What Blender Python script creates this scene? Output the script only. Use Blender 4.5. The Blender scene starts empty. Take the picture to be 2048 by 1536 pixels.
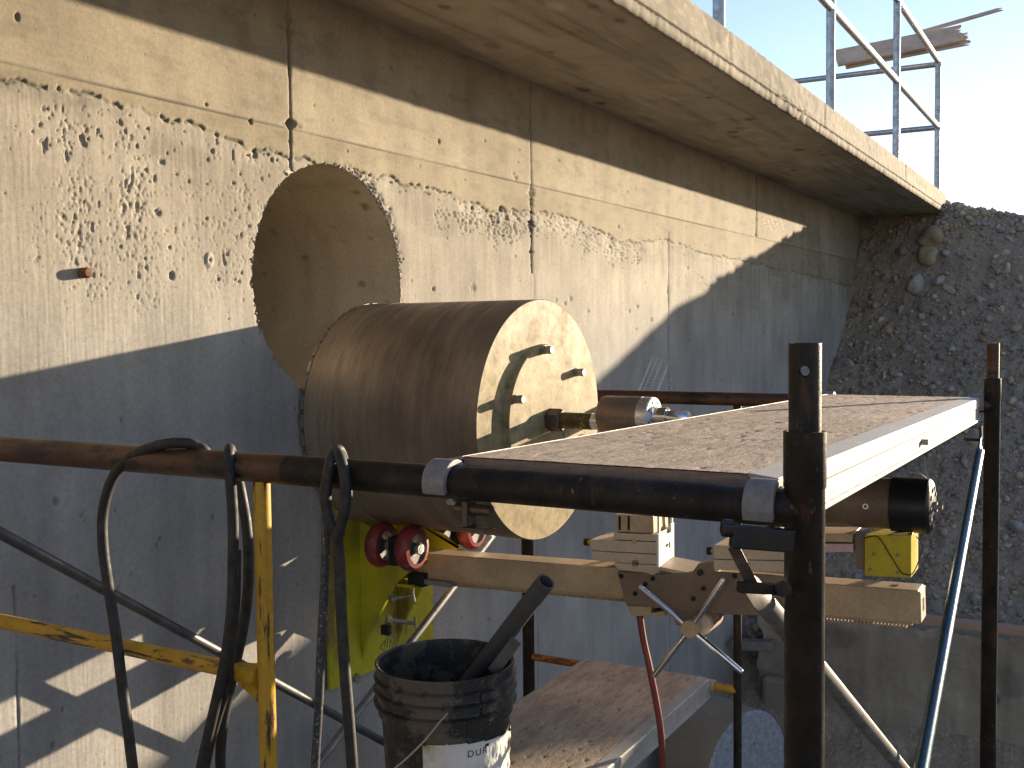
import bpy, bmesh, math, random
import numpy as np
from mathutils import Vector, Matrix
random.seed(7)
rng = np.random.default_rng(11)
SC = bpy.context.scene
COL = SC.collection
# ------------------------------------------------------------------ camera
EYE = 2.65                       # camera height above the ground
F = 2100.0                       # focal length in pixels of the 2048 px wide photograph
PITCH = math.atan(113/F)
PSI = math.atan(1201/F*math.cos(PITCH))
ROLL = 0.012
fw = Vector((math.cos(PITCH)*math.cos(PSI), math.cos(PITCH)*math.sin(PSI), -math.sin(PITCH)))
r0 = Vector((math.sin(PSI), -math.cos(PSI), 0))
u0 = r0.cross(fw)
cR = r0*math.cos(ROLL) - u0*math.sin(ROLL)
cU = r0*math.sin(ROLL) + u0*math.cos(ROLL)
cam = bpy.data.cameras.new('camera'); cam.sensor_width = 36; cam.lens = F/2048*36
cam.clip_start = 0.05; cam.clip_end = 2000
camo = bpy.data.objects.new('camera', cam); COL.objects.link(camo)
mw = Matrix((cR, cU, -fw)).transposed().to_4x4(); mw.translation = Vector((0, 0, EYE))
camo.matrix_world = mw
SC.camera = camo
# ------------------------------------------------------------------ light
SUN = Vector((-2.4, 1.0, -0.335)).normalized()        # travel direction of the light
el = math.asin(-SUN.z)
az = math.atan2(-SUN.x, -SUN.y)                       # clockwise from +Y
W = bpy.data.worlds.new('World'); SC.world = W; W.use_nodes = True
nt = W.node_tree
sky = nt.nodes.new('ShaderNodeTexSky'); sky.sky_type = 'NISHITA'; sky.sun_disc = False
sky.sun_elevation = el; sky.sun_rotation = az
sky.air_density = 1.0; sky.dust_density = 0.15; sky.ozone_density = 2.0; sky.altitude = 300
wb = nt.nodes.new('ShaderNodeMix'); wb.data_type = 'RGBA'; wb.blend_type = 'MULTIPLY'; wb.inputs[0].default_value = 1
wb.inputs[7].default_value = (1.13, .93, .95, 1)           # white balance of the photograph
nt.links.new(sky.outputs[0], wb.inputs[6]); nt.links.new(wb.outputs[2], nt.nodes['Background'].inputs[0])
nt.nodes['Background'].inputs[1].default_value = 0.130
sl = bpy.data.lights.new('sun', 'SUN'); sl.energy = 5.0; sl.angle = math.radians(0.5); sl.color = (1.0, 0.83, 0.60)
so = bpy.data.objects.new('sun', sl); COL.objects.link(so)
so.rotation_euler = SUN.to_track_quat('-Z', 'Y').to_euler(); so.location = (9, -4, 6)
SC.view_settings.view_transform = 'Standard'; SC.view_settings.look = 'None'
SC.view_settings.exposure = 1.45; SC.view_settings.gamma = 1.0
SC.view_settings.use_curve_mapping = False
SC.cycles.use_denoising = True
SC.cycles.max_bounces = 8

# ------------------------------------------------------------------ measuring helpers (photograph pixel -> world point)
def ray(px, py):
    return (fw*F + cR*(px-1024) - cU*(py-768)).normalized()
O = Vector((0, 0, EYE))
def onX(px, py, X): d = ray(px, py); return O + d*(X/d.x)
def onY(px, py, Y): d = ray(px, py); return O + d*(Y/d.y)
def onZ(px, py, h): d = ray(px, py); return O + d*(h/d.z)
def at(px, py, z): d = ray(px, py); return O + d*(z/d.dot(fw))
WY = 2.07

# ------------------------------------------------------------------ mesh builder
XF = None                        # optional turn applied to the parts being built
class MB:
    def __init__(s): s.v = []; s.f = []; s.sm = []
    def add(s, vs, fs, smooth=False):
        n = len(s.v); s.v += [Vector(v) for v in vs]
        s.f += [[i+n for i in f] for f in fs]; s.sm += [smooth]*len(fs); return s
    def box(s, lo, hi):
        x0, y0, z0 = lo; x1, y1, z1 = hi
        return s.add([(x0,y0,z0),(x1,y0,z0),(x1,y1,z0),(x0,y1,z0),(x0,y0,z1),(x1,y0,z1),(x1,y1,z1),(x0,y1,z1)],
              [(0,3,2,1),(4,5,6,7),(0,1,5,4),(1,2,6,5),(2,3,7,6),(3,0,4,7)])
    def bar(s, a, b, wx, wy, up=Vector((0,0,1)), ext=0):
        a = Vector(a); b = Vector(b); d = (b-a).normalized(); a = a-d*ext; b = b+d*ext
        x = d.cross(up)
        if x.length < 1e-4: x = d.cross(Vector((1,0,0)))
        x.normalize(); y = x.cross(d).normalized()
        p = [(-1,-1),(1,-1),(1,1),(-1,1)]
        vs = [a + x*(i*wx/2) + y*(j*wy/2) for i, j in p] + [b + x*(i*wx/2) + y*(j*wy/2) for i, j in p]
        return s.add(vs, [(3,2,1,0),(4,5,6,7),(0,1,5,4),(1,2,6,5),(2,3,7,6),(3,0,4,7)])
    def prism(s, pts, ext):
        pts = [Vector(p) for p in pts]; ext = Vector(ext); n = len(pts)
        nrm = Vector((0,0,0))
        for i in range(n): nrm += pts[i].cross(pts[(i+1) % n])
        if nrm.dot(ext) > 0: pts.reverse()
        vs = pts + [p+ext for p in pts]
        fs = [list(range(n)), list(range(2*n-1, n-1, -1))] + [(i, i+n, (i+1) % n+n, (i+1) % n) for i in range(n)]
        return s.add(vs, fs)
    def tube(s, path, r, seg=16, caps=True, rfn=None, sub=0, flat=None):
        P = [Vector(p) for p in path]
        if sub: P = smooth_path(P, sub)
        n = len(P); T = []
        for i in range(n):
            T.append((P[min(i+1, n-1)]-P[max(i-1, 0)]).normalized())
        ref = Vector((0,0,1)) if abs(T[0].z) < .9 else Vector((1,0,0))
        N = (ref - T[0]*ref.dot(T[0])).normalized(); vs = []
        for i in range(n):
            N = (N - T[i]*N.dot(T[i])).normalized(); B = T[i].cross(N)
            rr = rfn(i/(n-1)) if rfn else r
            for k in range(seg):
                t = 2*math.pi*k/seg
                vs.append(P[i] + (N*math.cos(t) + B*math.sin(t))*rr)
        fs = []
        for i in range(n-1):
            for k in range(seg):
                k2 = (k+1) % seg
                fs.append((i*seg+k, i*seg+k2, (i+1)*seg+k2, (i+1)*seg+k))
        s.add(vs, fs, True)
        if caps:
            m = len(s.v)-len(vs)
            s.f.append([m+k for k in range(seg)][::-1]); s.sm.append(False)
            s.f.append([m+(n-1)*seg+k for k in range(seg)]); s.sm.append(False)
        return s
    def lathe(s, org, axis, prof, seg=48, closed=False, phase=0, smooth=True):
        org = Vector(org); ax = Vector(axis).normalized()
        ref = Vector((0,0,1)) if abs(ax.z) < .9 else Vector((1,0,0))
        N = (ref-ax*ref.dot(ax)).normalized(); B = ax.cross(N); vs = []
        for t, r in prof:
            for k in range(seg):
                a = 2*math.pi*k/seg+phase
                vs.append(org+ax*t+(N*math.cos(a)+B*math.sin(a))*r)
        fs = []; n = len(prof)
        for i in range(n if closed else n-1):
            j = (i+1) % n
            for k in range(seg):
                k2 = (k+1) % seg
                fs.append((i*seg+k, i*seg+k2, j*seg+k2, j*seg+k))
        return s.add(vs, fs, smooth)
    def build(s, name, mat, parent=None, bevel=0, sharp=35, kind=None):
        if XF: s.v = [XF(v) for v in s.v]
        loc = Vector((0,0,0))
        if parent is not None:
            q = parent
            while q is not None: loc += q.location; q = q.parent
        else:
            xs = [v.x for v in s.v]; ys = [v.y for v in s.v]; zs = [v.z for v in s.v]
            loc = Vector(((min(xs)+max(xs))/2, (min(ys)+max(ys))/2, min(zs)))
        me = bpy.data.meshes.new(name)
        me.from_pydata([tuple(v-loc) for v in s.v], [], s.f)
        me.polygons.foreach_set('use_smooth', s.sm); me.update()
        if any(s.sm): me.set_sharp_from_angle(angle=math.radians(sharp))
        bm = bmesh.new(); bm.from_mesh(me); bmesh.ops.recalc_face_normals(bm, faces=bm.faces); bm.to_mesh(me); bm.free()
        if isinstance(mat, (list, tuple)):
            for m in mat: me.materials.append(m)
        elif mat: me.materials.append(mat)
        o = bpy.data.objects.new(name, me); COL.objects.link(o)
        if parent is not None: o.parent = parent
        else: o.location = loc
        if bevel:
            b = o.modifiers.new('bevel', 'BEVEL'); b.width = bevel; b.segments = 2; b.limit_method = 'ANGLE'; b.angle_limit = math.radians(40)
        if kind: o['kind'] = kind
        return o

def smooth_path(P, sub):
    out = []; n = len(P)
    for i in range(n-1):
        p0 = P[max(i-1, 0)]; p1 = P[i]; p2 = P[i+1]; p3 = P[min(i+2, n-1)]
        for k in range(sub):
            t = k/sub
            out.append(0.5*((2*p1) + (p2-p0)*t + (2*p0-5*p1+4*p2-p3)*t*t + (3*p1-p0-3*p2+p3)*t**3))
    out.append(P[-1]); return out

def thing(name, label, cat, loc=(0,0,0), group=None):
    o = bpy.data.objects.new(name, None); COL.objects.link(o); o.location = loc
    o.empty_display_size = .1
    return tag(o, label, cat, group)
def tag(o, label, cat, group=None):
    o['label'] = label; o['category'] = cat
    if group: o['group'] = group
    return o
bpy.context.view_layer.update()

# ------------------------------------------------------------------ numpy noise
def vnoise(x, y, seed=0):
    xi = np.floor(x).astype(np.int64); yi = np.floor(y).astype(np.int64)
    xf = x-xi; yf = y-yi
    xf = xf*xf*(3-2*xf); yf = yf*yf*(3-2*yf)
    def h(a, b):
        n = (a*374761393 + b*668265263 + seed*974711) & 0xffffffff
        n = ((n ^ (n >> 13))*1274126177) & 0xffffffff
        return ((n ^ (n >> 16)) & 0xffff)/65535.0
    return (h(xi, yi)*(1-xf)+h(xi+1, yi)*xf)*(1-yf) + (h(xi, yi+1)*(1-xf)+h(xi+1, yi+1)*xf)*yf
def fbm(x, y, oct=4, seed=0):
    a = 0; w = .5; t = 0
    for o in range(oct):
        a = a+w*vnoise(x*2**o+17.3*o, y*2**o+5.1*o, seed+o); t += w; w *= .5
    return a/t
def sstep(e0, e1, x):
    t = np.clip((x-e0)/(e1-e0), 0, 1); return t*t*(3-2*t)

# ------------------------------------------------------------------ materials
def newmat(name):
    m = bpy.data.materials.new(name); m.use_nodes = True
    return m, m.node_tree, m.node_tree.nodes['Principled BSDF']
def node(nt, typ, **kw):
    n = nt.nodes.new(typ)
    for k, v in kw.items(): setattr(n, k, v)
    return n
def noise(nt, scale, detail=5, rough=.6, vec=None, stretch=None, coord='Object'):
    n = node(nt, 'ShaderNodeTexNoise'); n.inputs['Scale'].default_value = scale
    n.inputs['Detail'].default_value = detail; n.inputs['Roughness'].default_value = rough
    tc = node(nt, 'ShaderNodeTexCoord'); mp = node(nt, 'ShaderNodeMapping')
    if stretch: mp.inputs['Scale'].default_value = stretch
    nt.links.new(tc.outputs[coord], mp.inputs[0]); nt.links.new(mp.outputs[0], n.inputs['Vector'])
    return n
def ramp(nt, src, stops):
    r = node(nt, 'ShaderNodeValToRGB'); e = r.color_ramp.elements
    while len(e) < len(stops): e.new(.5)
    for el_, (p, c) in zip(e, stops):
        el_.position = p; el_.color = (*c, 1) if len(c) == 3 else c
    nt.links.new(src, r.inputs[0]); return r
def mixc(nt, fac, a, b, mode='MIX'):
    m = node(nt, 'ShaderNodeMix', data_type='RGBA', blend_type=mode)
    for sock, v in ((0, fac), (6, a), (7, b)):
        if hasattr(v, 'is_output'): nt.links.new(v, m.inputs[sock])
        elif sock == 0: m.inputs[0].default_value = v
        else: m.inputs[sock].default_value = (*v, 1)
    return m.outputs[2]
def bump(nt, p, src, dist=.002, strength=.6, prev=None):
    b = node(nt, 'ShaderNodeBump'); b.inputs['Distance'].default_value = dist; b.inputs['Strength'].default_value = strength
    nt.links.new(src, b.inputs['Height'])
    if prev: nt.links.new(prev.outputs[0], b.inputs['Normal'])
    nt.links.new(b.outputs[0], p.inputs['Normal']); return b

def simple(name, c1, c2=None, rough=.6, metal=0, scale=20, stretch=None, spots=None, bd=.0006, spec=.5, fine=120, rvar=.15, lo=.35, hi=.65):
    """two-tone weathered surface; spots = (colour, scale, threshold, stretch)"""
    m, t, p = newmat(name)
    c2 = c2 or tuple(c*.7 for c in c1)
    n = noise(t, scale, 6, .65, stretch=stretch)
    r = ramp(t, n.outputs[0], [(lo, c2), (hi, c1)]); col = r.outputs[0]
    n2 = noise(t, fine, 4, .7)
    col = mixc(t, .35, col, ramp(t, n2.outputs[0], [(.3, (.55,.55,.55)), (.7, (1.3,1.3,1.3))]).outputs[0], 'MULTIPLY')
    if spots:
        for sp in (spots if isinstance(spots, list) else [spots]):
            sc_, scs, th, st = sp
            n3 = noise(t, scs, 5, .7, stretch=st)
            fr = ramp(t, n3.outputs[0], [(th, (0,0,0)), (th+.05, (1,1,1))])
            col = mixc(t, fr.outputs[0], col, sc_)
    t.links.new(col, p.inputs['Base Color'])
    rr = ramp(t, n.outputs[0], [(.3, (rough+rvar,)*3), (.7, (max(rough-rvar, .05),)*3)])
    t.links.new(rr.outputs[0], p.inputs['Roughness'])
    p.inputs['Metallic'].default_value = metal; p.inputs['Specular IOR Level'].default_value = spec
    if bd: bump(t, p, n2.outputs[0], bd, .5)
    return m

def concrete(name, c1=(.39,.347,.28), c2=(.295,.263,.215), attr=False, grain=None, bd=.0015):
    m, t, p = newmat(name)
    big = noise(t, 1.6, 6, .6); st = noise(t, 9, 5, .6, stretch=(1, 1, .12)); fi = noise(t, 90, 6, .7)
    col = ramp(t, big.outputs[0], [(.3, c2), (.7, c1)]).outputs[0]
    col = mixc(t, .55, col, ramp(t, st.outputs[0], [(.25, (.72,.71,.70)), (.5, (1,1,1)), (.75, (1.16,1.15,1.12))]).outputs[0], 'MULTIPLY')
    col = mixc(t, .6, col, ramp(t, fi.outputs[0], [(.3, (.72,.72,.72)), (.7, (1.2,1.2,1.2))]).outputs[0], 'MULTIPLY')
    sp = noise(t, 260, 2, .5)
    col = mixc(t, ramp(t, sp.outputs[0], [(.68, (0,0,0)), (.74, (1,1,1))]).outputs[0], col, (.10,.085,.06))
    if attr:
        a = node(t, 'ShaderNodeAttribute', attribute_name='tint')
        col = mixc(t, 1.0, col, a.outputs['Color'], 'MULTIPLY')
    t.links.new(col, p.inputs['Base Color'])
    p.inputs['Roughness'].default_value = .88; p.inputs['Specular IOR Level'].default_value = .25
    b = bump(t, p, fi.outputs[0], bd, .45)
    if grain:
        g = noise(t, 30, 6, .7, stretch=grain)
        bump(t, p, g.outputs[0], .003, .35, b)
    return m
M = {}
M['wall'] = concrete('cast_concrete', attr=True)
M['bore'] = concrete('cored_concrete', (.50,.43,.325), (.40,.345,.26), attr=True)
M['slab'] = concrete('slab_concrete', (.46,.39,.28), (.33,.28,.20), attr=True, grain=(.25, 1, 1))
M['block'] = concrete('footing_concrete', (.34,.295,.24), (.23,.20,.165), bd=.004)
M['footface'] = concrete('footing_face_concrete', (.34,.295,.24), (.23,.20,.165), attr=True, bd=.004)
M['core'] = simple('core_concrete', (.34,.35,.39), (.21,.215,.24), .9, 0, 30, spots=[((.12,.12,.135), 26, .60, None), ((.48,.47,.47), 38, .66, None)], bd=.004)
M['coreside'] = concrete('core_side_concrete', (.34,.28,.215), (.22,.18,.14), bd=.003)
def gravelmat():
    m, t, p = newmat('gravel_soil')
    v = node(t, 'ShaderNodeTexVoronoi'); v.inputs['Scale'].default_value = 38
    tc = node(t, 'ShaderNodeTexCoord'); t.links.new(tc.outputs['Object'], v.inputs['Vector'])
    n = noise(t, 3, 6, .7); n2 = noise(t, 60, 5, .7)
    c = ramp(t, n.outputs[0], [(.3, (.22,.175,.135)), (.7, (.33,.27,.21))]).outputs[0]
    c2 = ramp(t, v.outputs['Color'], [(0, (.18,.15,.12)), (.6, (.31,.265,.215)), (1, (.42,.38,.33))]).outputs[0]
    c = mixc(t, ramp(t, n2.outputs[0], [(.45, (0,0,0)), (.62, (1,1,1))]).outputs[0], c, c2)
    t.links.new(c, p.inputs['Base Color']); p.inputs['Roughness'].default_value = .95
    b = bump(t, p, v.outputs['Distance'], -.01, .6); bump(t, p, n2.outputs[0], .01, .7, b)
    return m
M['gravel'] = gravelmat()
def stonemat():
    m, t, p = newmat('river_stone')
    a = node(t, 'ShaderNodeAttribute', attribute_name='tint')
    n = noise(t, 30, 5, .6)
    c = mixc(t, .8, a.outputs['Color'], ramp(t, n.outputs[0], [(.3, (.7,.7,.7)), (.7, (1.25,1.25,1.25))]).outputs[0], 'MULTIPLY')
    t.links.new(c, p.inputs['Base Color']); p.inputs['Roughness'].default_value = .85
    bump(t, p, n.outputs[0], .004, .5); return m
M['stone'] = stonemat()
M['galv'] = simple('galvanised_steel', (.42,.45,.50), (.30,.32,.37), .45, .75, 25, fine=60)
M['rustpipe'] = simple('rusty_black_pipe', (.030,.021,.015), (.010,.008,.006), .50, 0, 22, bd=.0016, spec=.24,
        spots=[((.055,.024,.013), 30, .60, (1,1,.3)), ((.16,.13,.10), 90, .66, (1,1,.6)), ((.10,.08,.06), 45, .66, (1,1,.25)), ((.010,.009,.009), 28, .58, (1,1,.3))])
M['rustrail'] = simple('rust_brown_pipe', (.10,.042,.022), (.035,.018,.012), .5, .3, 10, stretch=(1,.5,1), bd=.0008,
        spots=[((.014,.011,.010), 9, .56, (1,.35,1)), ((.25,.16,.08), 34, .68, (1,.6,1))])
M['yellow'] = simple('chipped_yellow_paint', (.50,.27,.012), (.38,.20,.01), .5, 0, 9, bd=.0005,
        spots=[((.035,.018,.010), 60, .575, (1,1,.10)), ((.09,.04,.015), 18, .62, (1,1,.5)), ((.20,.16,.09), 30, .66, None)])
M['yellowh'] = simple('chipped_yellow_rung_paint', (.50,.27,.012), (.38,.20,.01), .5, 0, 9, bd=.0005,
        spots=[((.035,.018,.010), 60, .555, (1,.10,1)), ((.09,.04,.015), 18, .61, (1,.5,1))])
M['orange'] = simple('rusty_orange_paint', (.38,.15,.015), (.22,.07,.015), .6, 0, 12, spots=[((.10,.035,.012), 22, .52, (1,.4,1))])
M['rigyellow'] = simple('rig_yellow_paint', (.46,.42,.02), (.27,.23,.03), .30, 0, 4.5, bd=0, spots=[((.20,.15,.05), 3.2, .53, (1,1,.5)), ((.12,.10,.03), 40, .66, None)], rvar=.08, lo=.3, hi=.6)
M['boxyellow'] = simple('box_yellow_paint', (.55,.42,.01), (.42,.31,.01), .45, 0, 8, bd=0, spots=[((.30,.28,.2), 30, .68, None), ((.05,.04,.01), 55, .72, None)])
M['alu'] = simple('worn_aluminium', (.40,.37,.33), (.31,.285,.25), .55, .1, 14, spots=[((.12,.10,.085), 42, .66, None), ((.20,.17,.14), 18, .66, None)], bd=.0006)
M['alugrey'] = simple('cast_aluminium', (.25,.23,.215), (.18,.165,.155), .65, .15, 40)
M['chrome'] = simple('polished_steel', (.75,.75,.76), (.6,.6,.62), .16, 1, 30, bd=0, rvar=.05)
M['silver'] = simple('machined_steel', (.80,.80,.82), (.66,.66,.68), .3, .9, 30, bd=0)
M['rig'] = simple('tan_painted_alloy', (.50,.36,.21), (.38,.27,.16), .5, .1, 10, bd=.0003, spots=[((.10,.065,.04), 60, .70, None)])
M['rigdark'] = simple('brown_plate', (.22,.16,.11), (.17,.12,.085), .5, .1, 8, bd=.0003)
M['riglight'] = simple('pale_block_paint', (.58,.46,.33), (.47,.37,.265), .5, .1, 12, bd=.0003, spots=[((.16,.11,.07), 70, .70, None)])
M['black'] = simple('black_steel', (.018,.018,.019), (.010,.010,.011), .4, .3, 30, spots=[((.09,.07,.05), 60, .70, None)])
M['rubber'] = simple('black_rubber', (.024,.019,.015), (.012,.010,.008), .68, 0, 60, spots=[((.10,.095,.09), 160, .66, None)], bd=.0005)
M['motor'] = simple('brown_motor_paint', (.20,.14,.095), (.12,.085,.06), .5, .1, 10, bd=.0003)
M['rubberdust'] = simple('dusty_rubber', (.05,.048,.046), (.018,.017,.017), .7, 0, 160, spots=[((.24,.22,.20), 200, .58, None)], bd=.001)
M['red'] = simple('red_polyurethane', (.24,.022,.022), (.11,.018,.018), .5, 0, 22, spots=[((.20,.13,.11), 34, .62, None), ((.04,.02,.02), 60, .64, None)], bd=.0008)
M['rim'] = simple('dark_wheel_rim', (.16,.15,.14), (.07,.065,.06), .45, .5, 40, spots=[((.03,.02,.02), 50, .58, None)])
M['hose'] = simple('red_hose', (.20,.03,.02), (.14,.022,.016), .45, 0, 12, bd=0)
M['bucket'] = simple('black_bucket_plastic', (.022,.021,.020), (.012,.012,.012), .45, 0, 12,
        spots=[((.085,.07,.055), 10, .50, None), ((.20,.18,.15), 70, .64, None), ((.15,.125,.10), 140, .60, None)], bd=.0012)
M['pvc'] = simple('grey_pipe_plastic', (.075,.075,.075), (.055,.052,.05), .6, 0, 10)
M['white'] = simple('white_paint_worn', (.75,.72,.66), (.66,.62,.55), .5, 0, 20, spots=[((.3,.25,.2), 50, .70, None)], bd=.0003)
M['pink'] = simple('pink_label', (.62,.40,.42), (.55,.36,.38), .5, 0, 10, bd=0)
M['brace'] = simple('dusty_brace_tube', (.28,.26,.23), (.16,.15,.14), .5, .4, 18, spots=[((.07,.06,.055), 30, .62, None)])
M['tealbrace'] = simple('zinc_blue_tube', (.10,.17,.21), (.06,.11,.14), .32, .6, 12)
M['darkbrace'] = simple('dark_brace_tube', (.12,.115,.11), (.07,.068,.065), .5, .4, 18, spots=[((.05,.04,.035), 30, .62, None)])
M['timber'] = simple('sawn_timber', (.42,.27,.19), (.34,.21,.15), .7, 0, 6, stretch=(1,.15,1))
M['oldwood'] = simple('weathered_board', (.62,.48,.37), (.45,.34,.26), .8, 0, 10, stretch=(.2,.5,1), bd=.002)
M['drumhub'] = simple('brown_steel_hub', (.13,.09,.065), (.07,.05,.04), .45, .5, 30, bd=.0004)
M['ochre'] = simple('shaft_with_yellow_paint', (.10,.065,.035), (.06,.04,.025), .45, .4, 20, spots=[((.33,.27,.02), 26, .58, None)])
M['collar'] = simple('brown_collar', (.26,.18,.13), (.21,.145,.105), .42, .55, 15, bd=0)
M['bolt'] = simple('bolt_steel', (.34,.31,.27), (.2,.18,.16), .45, .6, 60)
M['rustbolt'] = simple('rusted_bolt', (.20,.085,.04), (.10,.045,.025), .85, 0, 60, bd=.002)
M['rockpaste'] = simple('broken_mortar', (.36,.33,.29), (.24,.22,.19), .95, 0, 60, bd=.004)
def drummat(name, radial=False):
    m, t, p = newmat(name)
    n = noise(t, 7, 9, .8, stretch=(.5, 5, .5) if not radial else (1,1,1)); n2 = noise(t, 2.2, 4, .6); n3 = noise(t, 90, 4, .7)
    if radial:
        c = ramp(t, n2.outputs[0], [(.3, (.20,.15,.078)), (.5, (.29,.23,.125)), (.7, (.39,.325,.19))]).outputs[0]
        n4 = noise(t, 24, 7, .8)
        c = mixc(t, .95, c, ramp(t, n4.outputs[0], [(.34, (.50,.42,.33)), (.5, (1,1,1)), (.66, (1.35,1.35,1.3))]).outputs[0], 'MULTIPLY')
        p.inputs['Metallic'].default_value = 0; p.inputs['Specular IOR Level'].default_value = .11; rough = .48
    else:
        c = ramp(t, n.outputs[0], [(.30, (.17,.135,.105)), (.55, (.25,.20,.155)), (.78, (.36,.30,.225))]).outputs[0]
        c = mixc(t, .9, c, ramp(t, n2.outputs[0], [(.3, (.55,.50,.48)), (.65, (1.25,1.2,1.1))]).outputs[0], 'MULTIPLY')
        p.inputs['Metallic'].default_value = .45; rough = .40
    t.links.new(c, p.inputs['Base Color'])
    r = ramp(t, n.outputs[0], [(.32, (rough+.24,)*3), (.68, (rough-.10,)*3)]); t.links.new(r.outputs[0], p.inputs['Roughness'])
    b = bump(t, p, n.outputs[0], .0015, .25); bump(t, p, n3.outputs[0], .0008, .35, b)
    return m
M['drum'] = drummat('drill_barrel_steel'); M['disc'] = drummat('barrel_end_steel', True)
M['bounceband'] = simple('bounce_lit_band_steel', (.33,.26,.19), (.23,.18,.135), .5, .3, 9, stretch=(.5,4,.5), spots=[((.10,.07,.05), 14, .62, (.4,5,.4))])  # paler steel stands in for light bounced off the wall
def plymat(name, warm):
    m, t, p = newmat(name)
    n = noise(t, 9, 7, .75, stretch=(.9, 3.2, 1)); n2 = noise(t, 70, 5, .75, stretch=(.5,1.6,1)); n3 = noise(t, 2.3, 4, .6)
    c = ramp(t, n.outputs[0], [(.3, (.27,.20,.145)), (.5, (.43,.335,.25)), (.72, (.55,.45,.35))]).outputs[0]
    c = mixc(t, .5, c, ramp(t, n2.outputs[0], [(.3, (.6,.58,.55)), (.55, (1,1,1)), (.75, (1.25,1.25,1.25))]).outputs[0], 'MULTIPLY')
    c = mixc(t, .5, c, ramp(t, n3.outputs[0], [(.35, (.7,.68,.66)), (.65, (1.15,1.15,1.15))]).outputs[0], 'MULTIPLY')
    n4 = noise(t, 26, 3, .6, stretch=(.7, 3, 1))
    c = mixc(t, ramp(t, n4.outputs[0], [(.69, (0,0,0)), (.73, (1,1,1))]).outputs[0], c, (.07,.045,.03))
    t.links.new(c, p.inputs['Base Color']); p.inputs['Roughness'].default_value = .82; p.inputs['Specular IOR Level'].default_value = .2
    b = bump(t, p, n2.outputs[0], .004, .7); bump(t, p, n4.outputs[0], .004, .5, b)
    return m
M['ply'] = plymat('worn_plywood', 0)
M['plyedge'] = simple('plywood_edge', (.30,.19,.13), (.22,.14,.10), .8, 0, 40, stretch=(1,1,8))
def papermat():
    m, t, p = newmat('wet_paper_label')
    n = noise(t, 8, 5, .6); n2 = noise(t, 30, 5, .7, stretch=(1,1,.5))
    c = ramp(t, n.outputs[0], [(.38, (.36,.29,.15)), (.5, (.60,.57,.53)), (.7, (.68,.67,.66))]).outputs[0]
    t.links.new(c, p.inputs['Base Color']); p.inputs['Roughness'].default_value = .8
    bump(t, p, n2.outputs[0], .006, .7); return m
M['paper'] = papermat()
M['ink'] = simple('black_ink', (.02,.02,.02), (.02,.02,.02), .8, 0, bd=0)
M['darkhole'] = simple('dark_hole', (.008,.007,.006), (.008,.007,.006), .9, 0, bd=0)

# ------------------------------------------------------------------ STRUCTURE: ground
def quads_mesh(name, V, keep, mat, tint=None, parent=None, smooth=True):
    n, m = V.shape[:2]
    idx = np.arange(n*m).reshape(n, m)
    q = np.stack([idx[:-1,:-1], idx[1:,:-1], idx[1:,1:], idx[:-1,1:]], -1)[keep]
    used = np.unique(q); remap = np.full(n*m, -1, np.int64); remap[used] = np.arange(len(used))
    q = remap[q]; vs = V.reshape(-1, 3)[used]
    me = bpy.data.meshes.new(name)
    me.vertices.add(len(vs)); me.vertices.foreach_set('co', vs.astype(np.float32).ravel())
    me.loops.add(q.size); me.loops.foreach_set('vertex_index', q.astype(np.int32).ravel())
    me.polygons.add(len(q)); me.polygons.foreach_set('loop_start', np.arange(0, q.size, 4, dtype=np.int32))
    me.polygons.foreach_set('use_smooth', np.full(len(q), smooth)); me.update(calc_edges=True)
    if tint is not None:
        a = me.attributes.new('tint', 'FLOAT_COLOR', 'POINT')
        tv = np.ones((len(vs), 4), np.float32); tv[:, :3] = tint.reshape(-1, 3)[used]
        a.data.foreach_set('color', tv.ravel())
    me.materials.append(mat)
    o = bpy.data.objects.new(name, me); COL.objects.link(o)
    if parent is not None: o.parent = parent
    return o

gm = MB(); gm.add([(-400,-400,0),(400,-400,0),(400,400,0),(-400,400,0)], [(0,1,2,3)])
g = gm.build('ground', M['gravel'], kind='structure')

# ------------------------------------------------------------------ concrete wall
wall = thing('concrete_wall', 'tall cast concrete wall with a large round cored hole and honeycombed surface', 'wall')
HX, HZ, HR = 2.53, EYE+.150, .350
def wx(px): return onY(px, 650, WY).x
ZTOP = EYE+.996
ZF = EYE+.578
xs_img = np.array([wx(p) for p in np.linspace(-110, 1745, 830)])
xs = np.concatenate([np.linspace(-9, -1.7, 40), np.linspace(-1.6, xs_img[0]-.02, 30), xs_img, np.linspace(xs_img[-1]+.05, 11.6, 12)])
zs = np.concatenate([np.linspace(0, EYE-1.32, 60), np.arange(EYE-1.315, ZTOP+.02, .0032)])
JX = {k: wx(k) for k in (588, 1064, 1337, 1512)}
for jx in JX.values():                       # snap columns to the formwork joints
    i = np.argmin(abs(xs-jx)); xs[i] = jx
iF = np.argmin(abs(zs-ZF)); zs[iF] = ZF
XX, ZZ = np.meshgrid(xs, zs, indexing='ij')
HH = np.zeros_like(XX); rel = ZZ-EYE
T = np.ones(XX.shape+(3,))
def wpt(px, py): p = onY(px, py, WY); return p.x, p.z
seam_px = [(-150,112),(0,150),(92,174),(185,198),(273,219),(376,246),(496,294),(581,313),(649,328),(803,365),(905,392),(980,420),(1059,423),(1127,430),(1178,455),(1247,485),(1336,481),(1400,505),(1512,528),(1620,552),(1745,585)]
sx, sz = zip(*[wpt(*p) for p in seam_px])
seam = np.interp(XX, sx, sz) + (fbm(XX/.05, XX*0+3, 4, 5)-.5)*.035 + (vnoise(XX/.012, XX*0, 9)-.5)*.008
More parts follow.
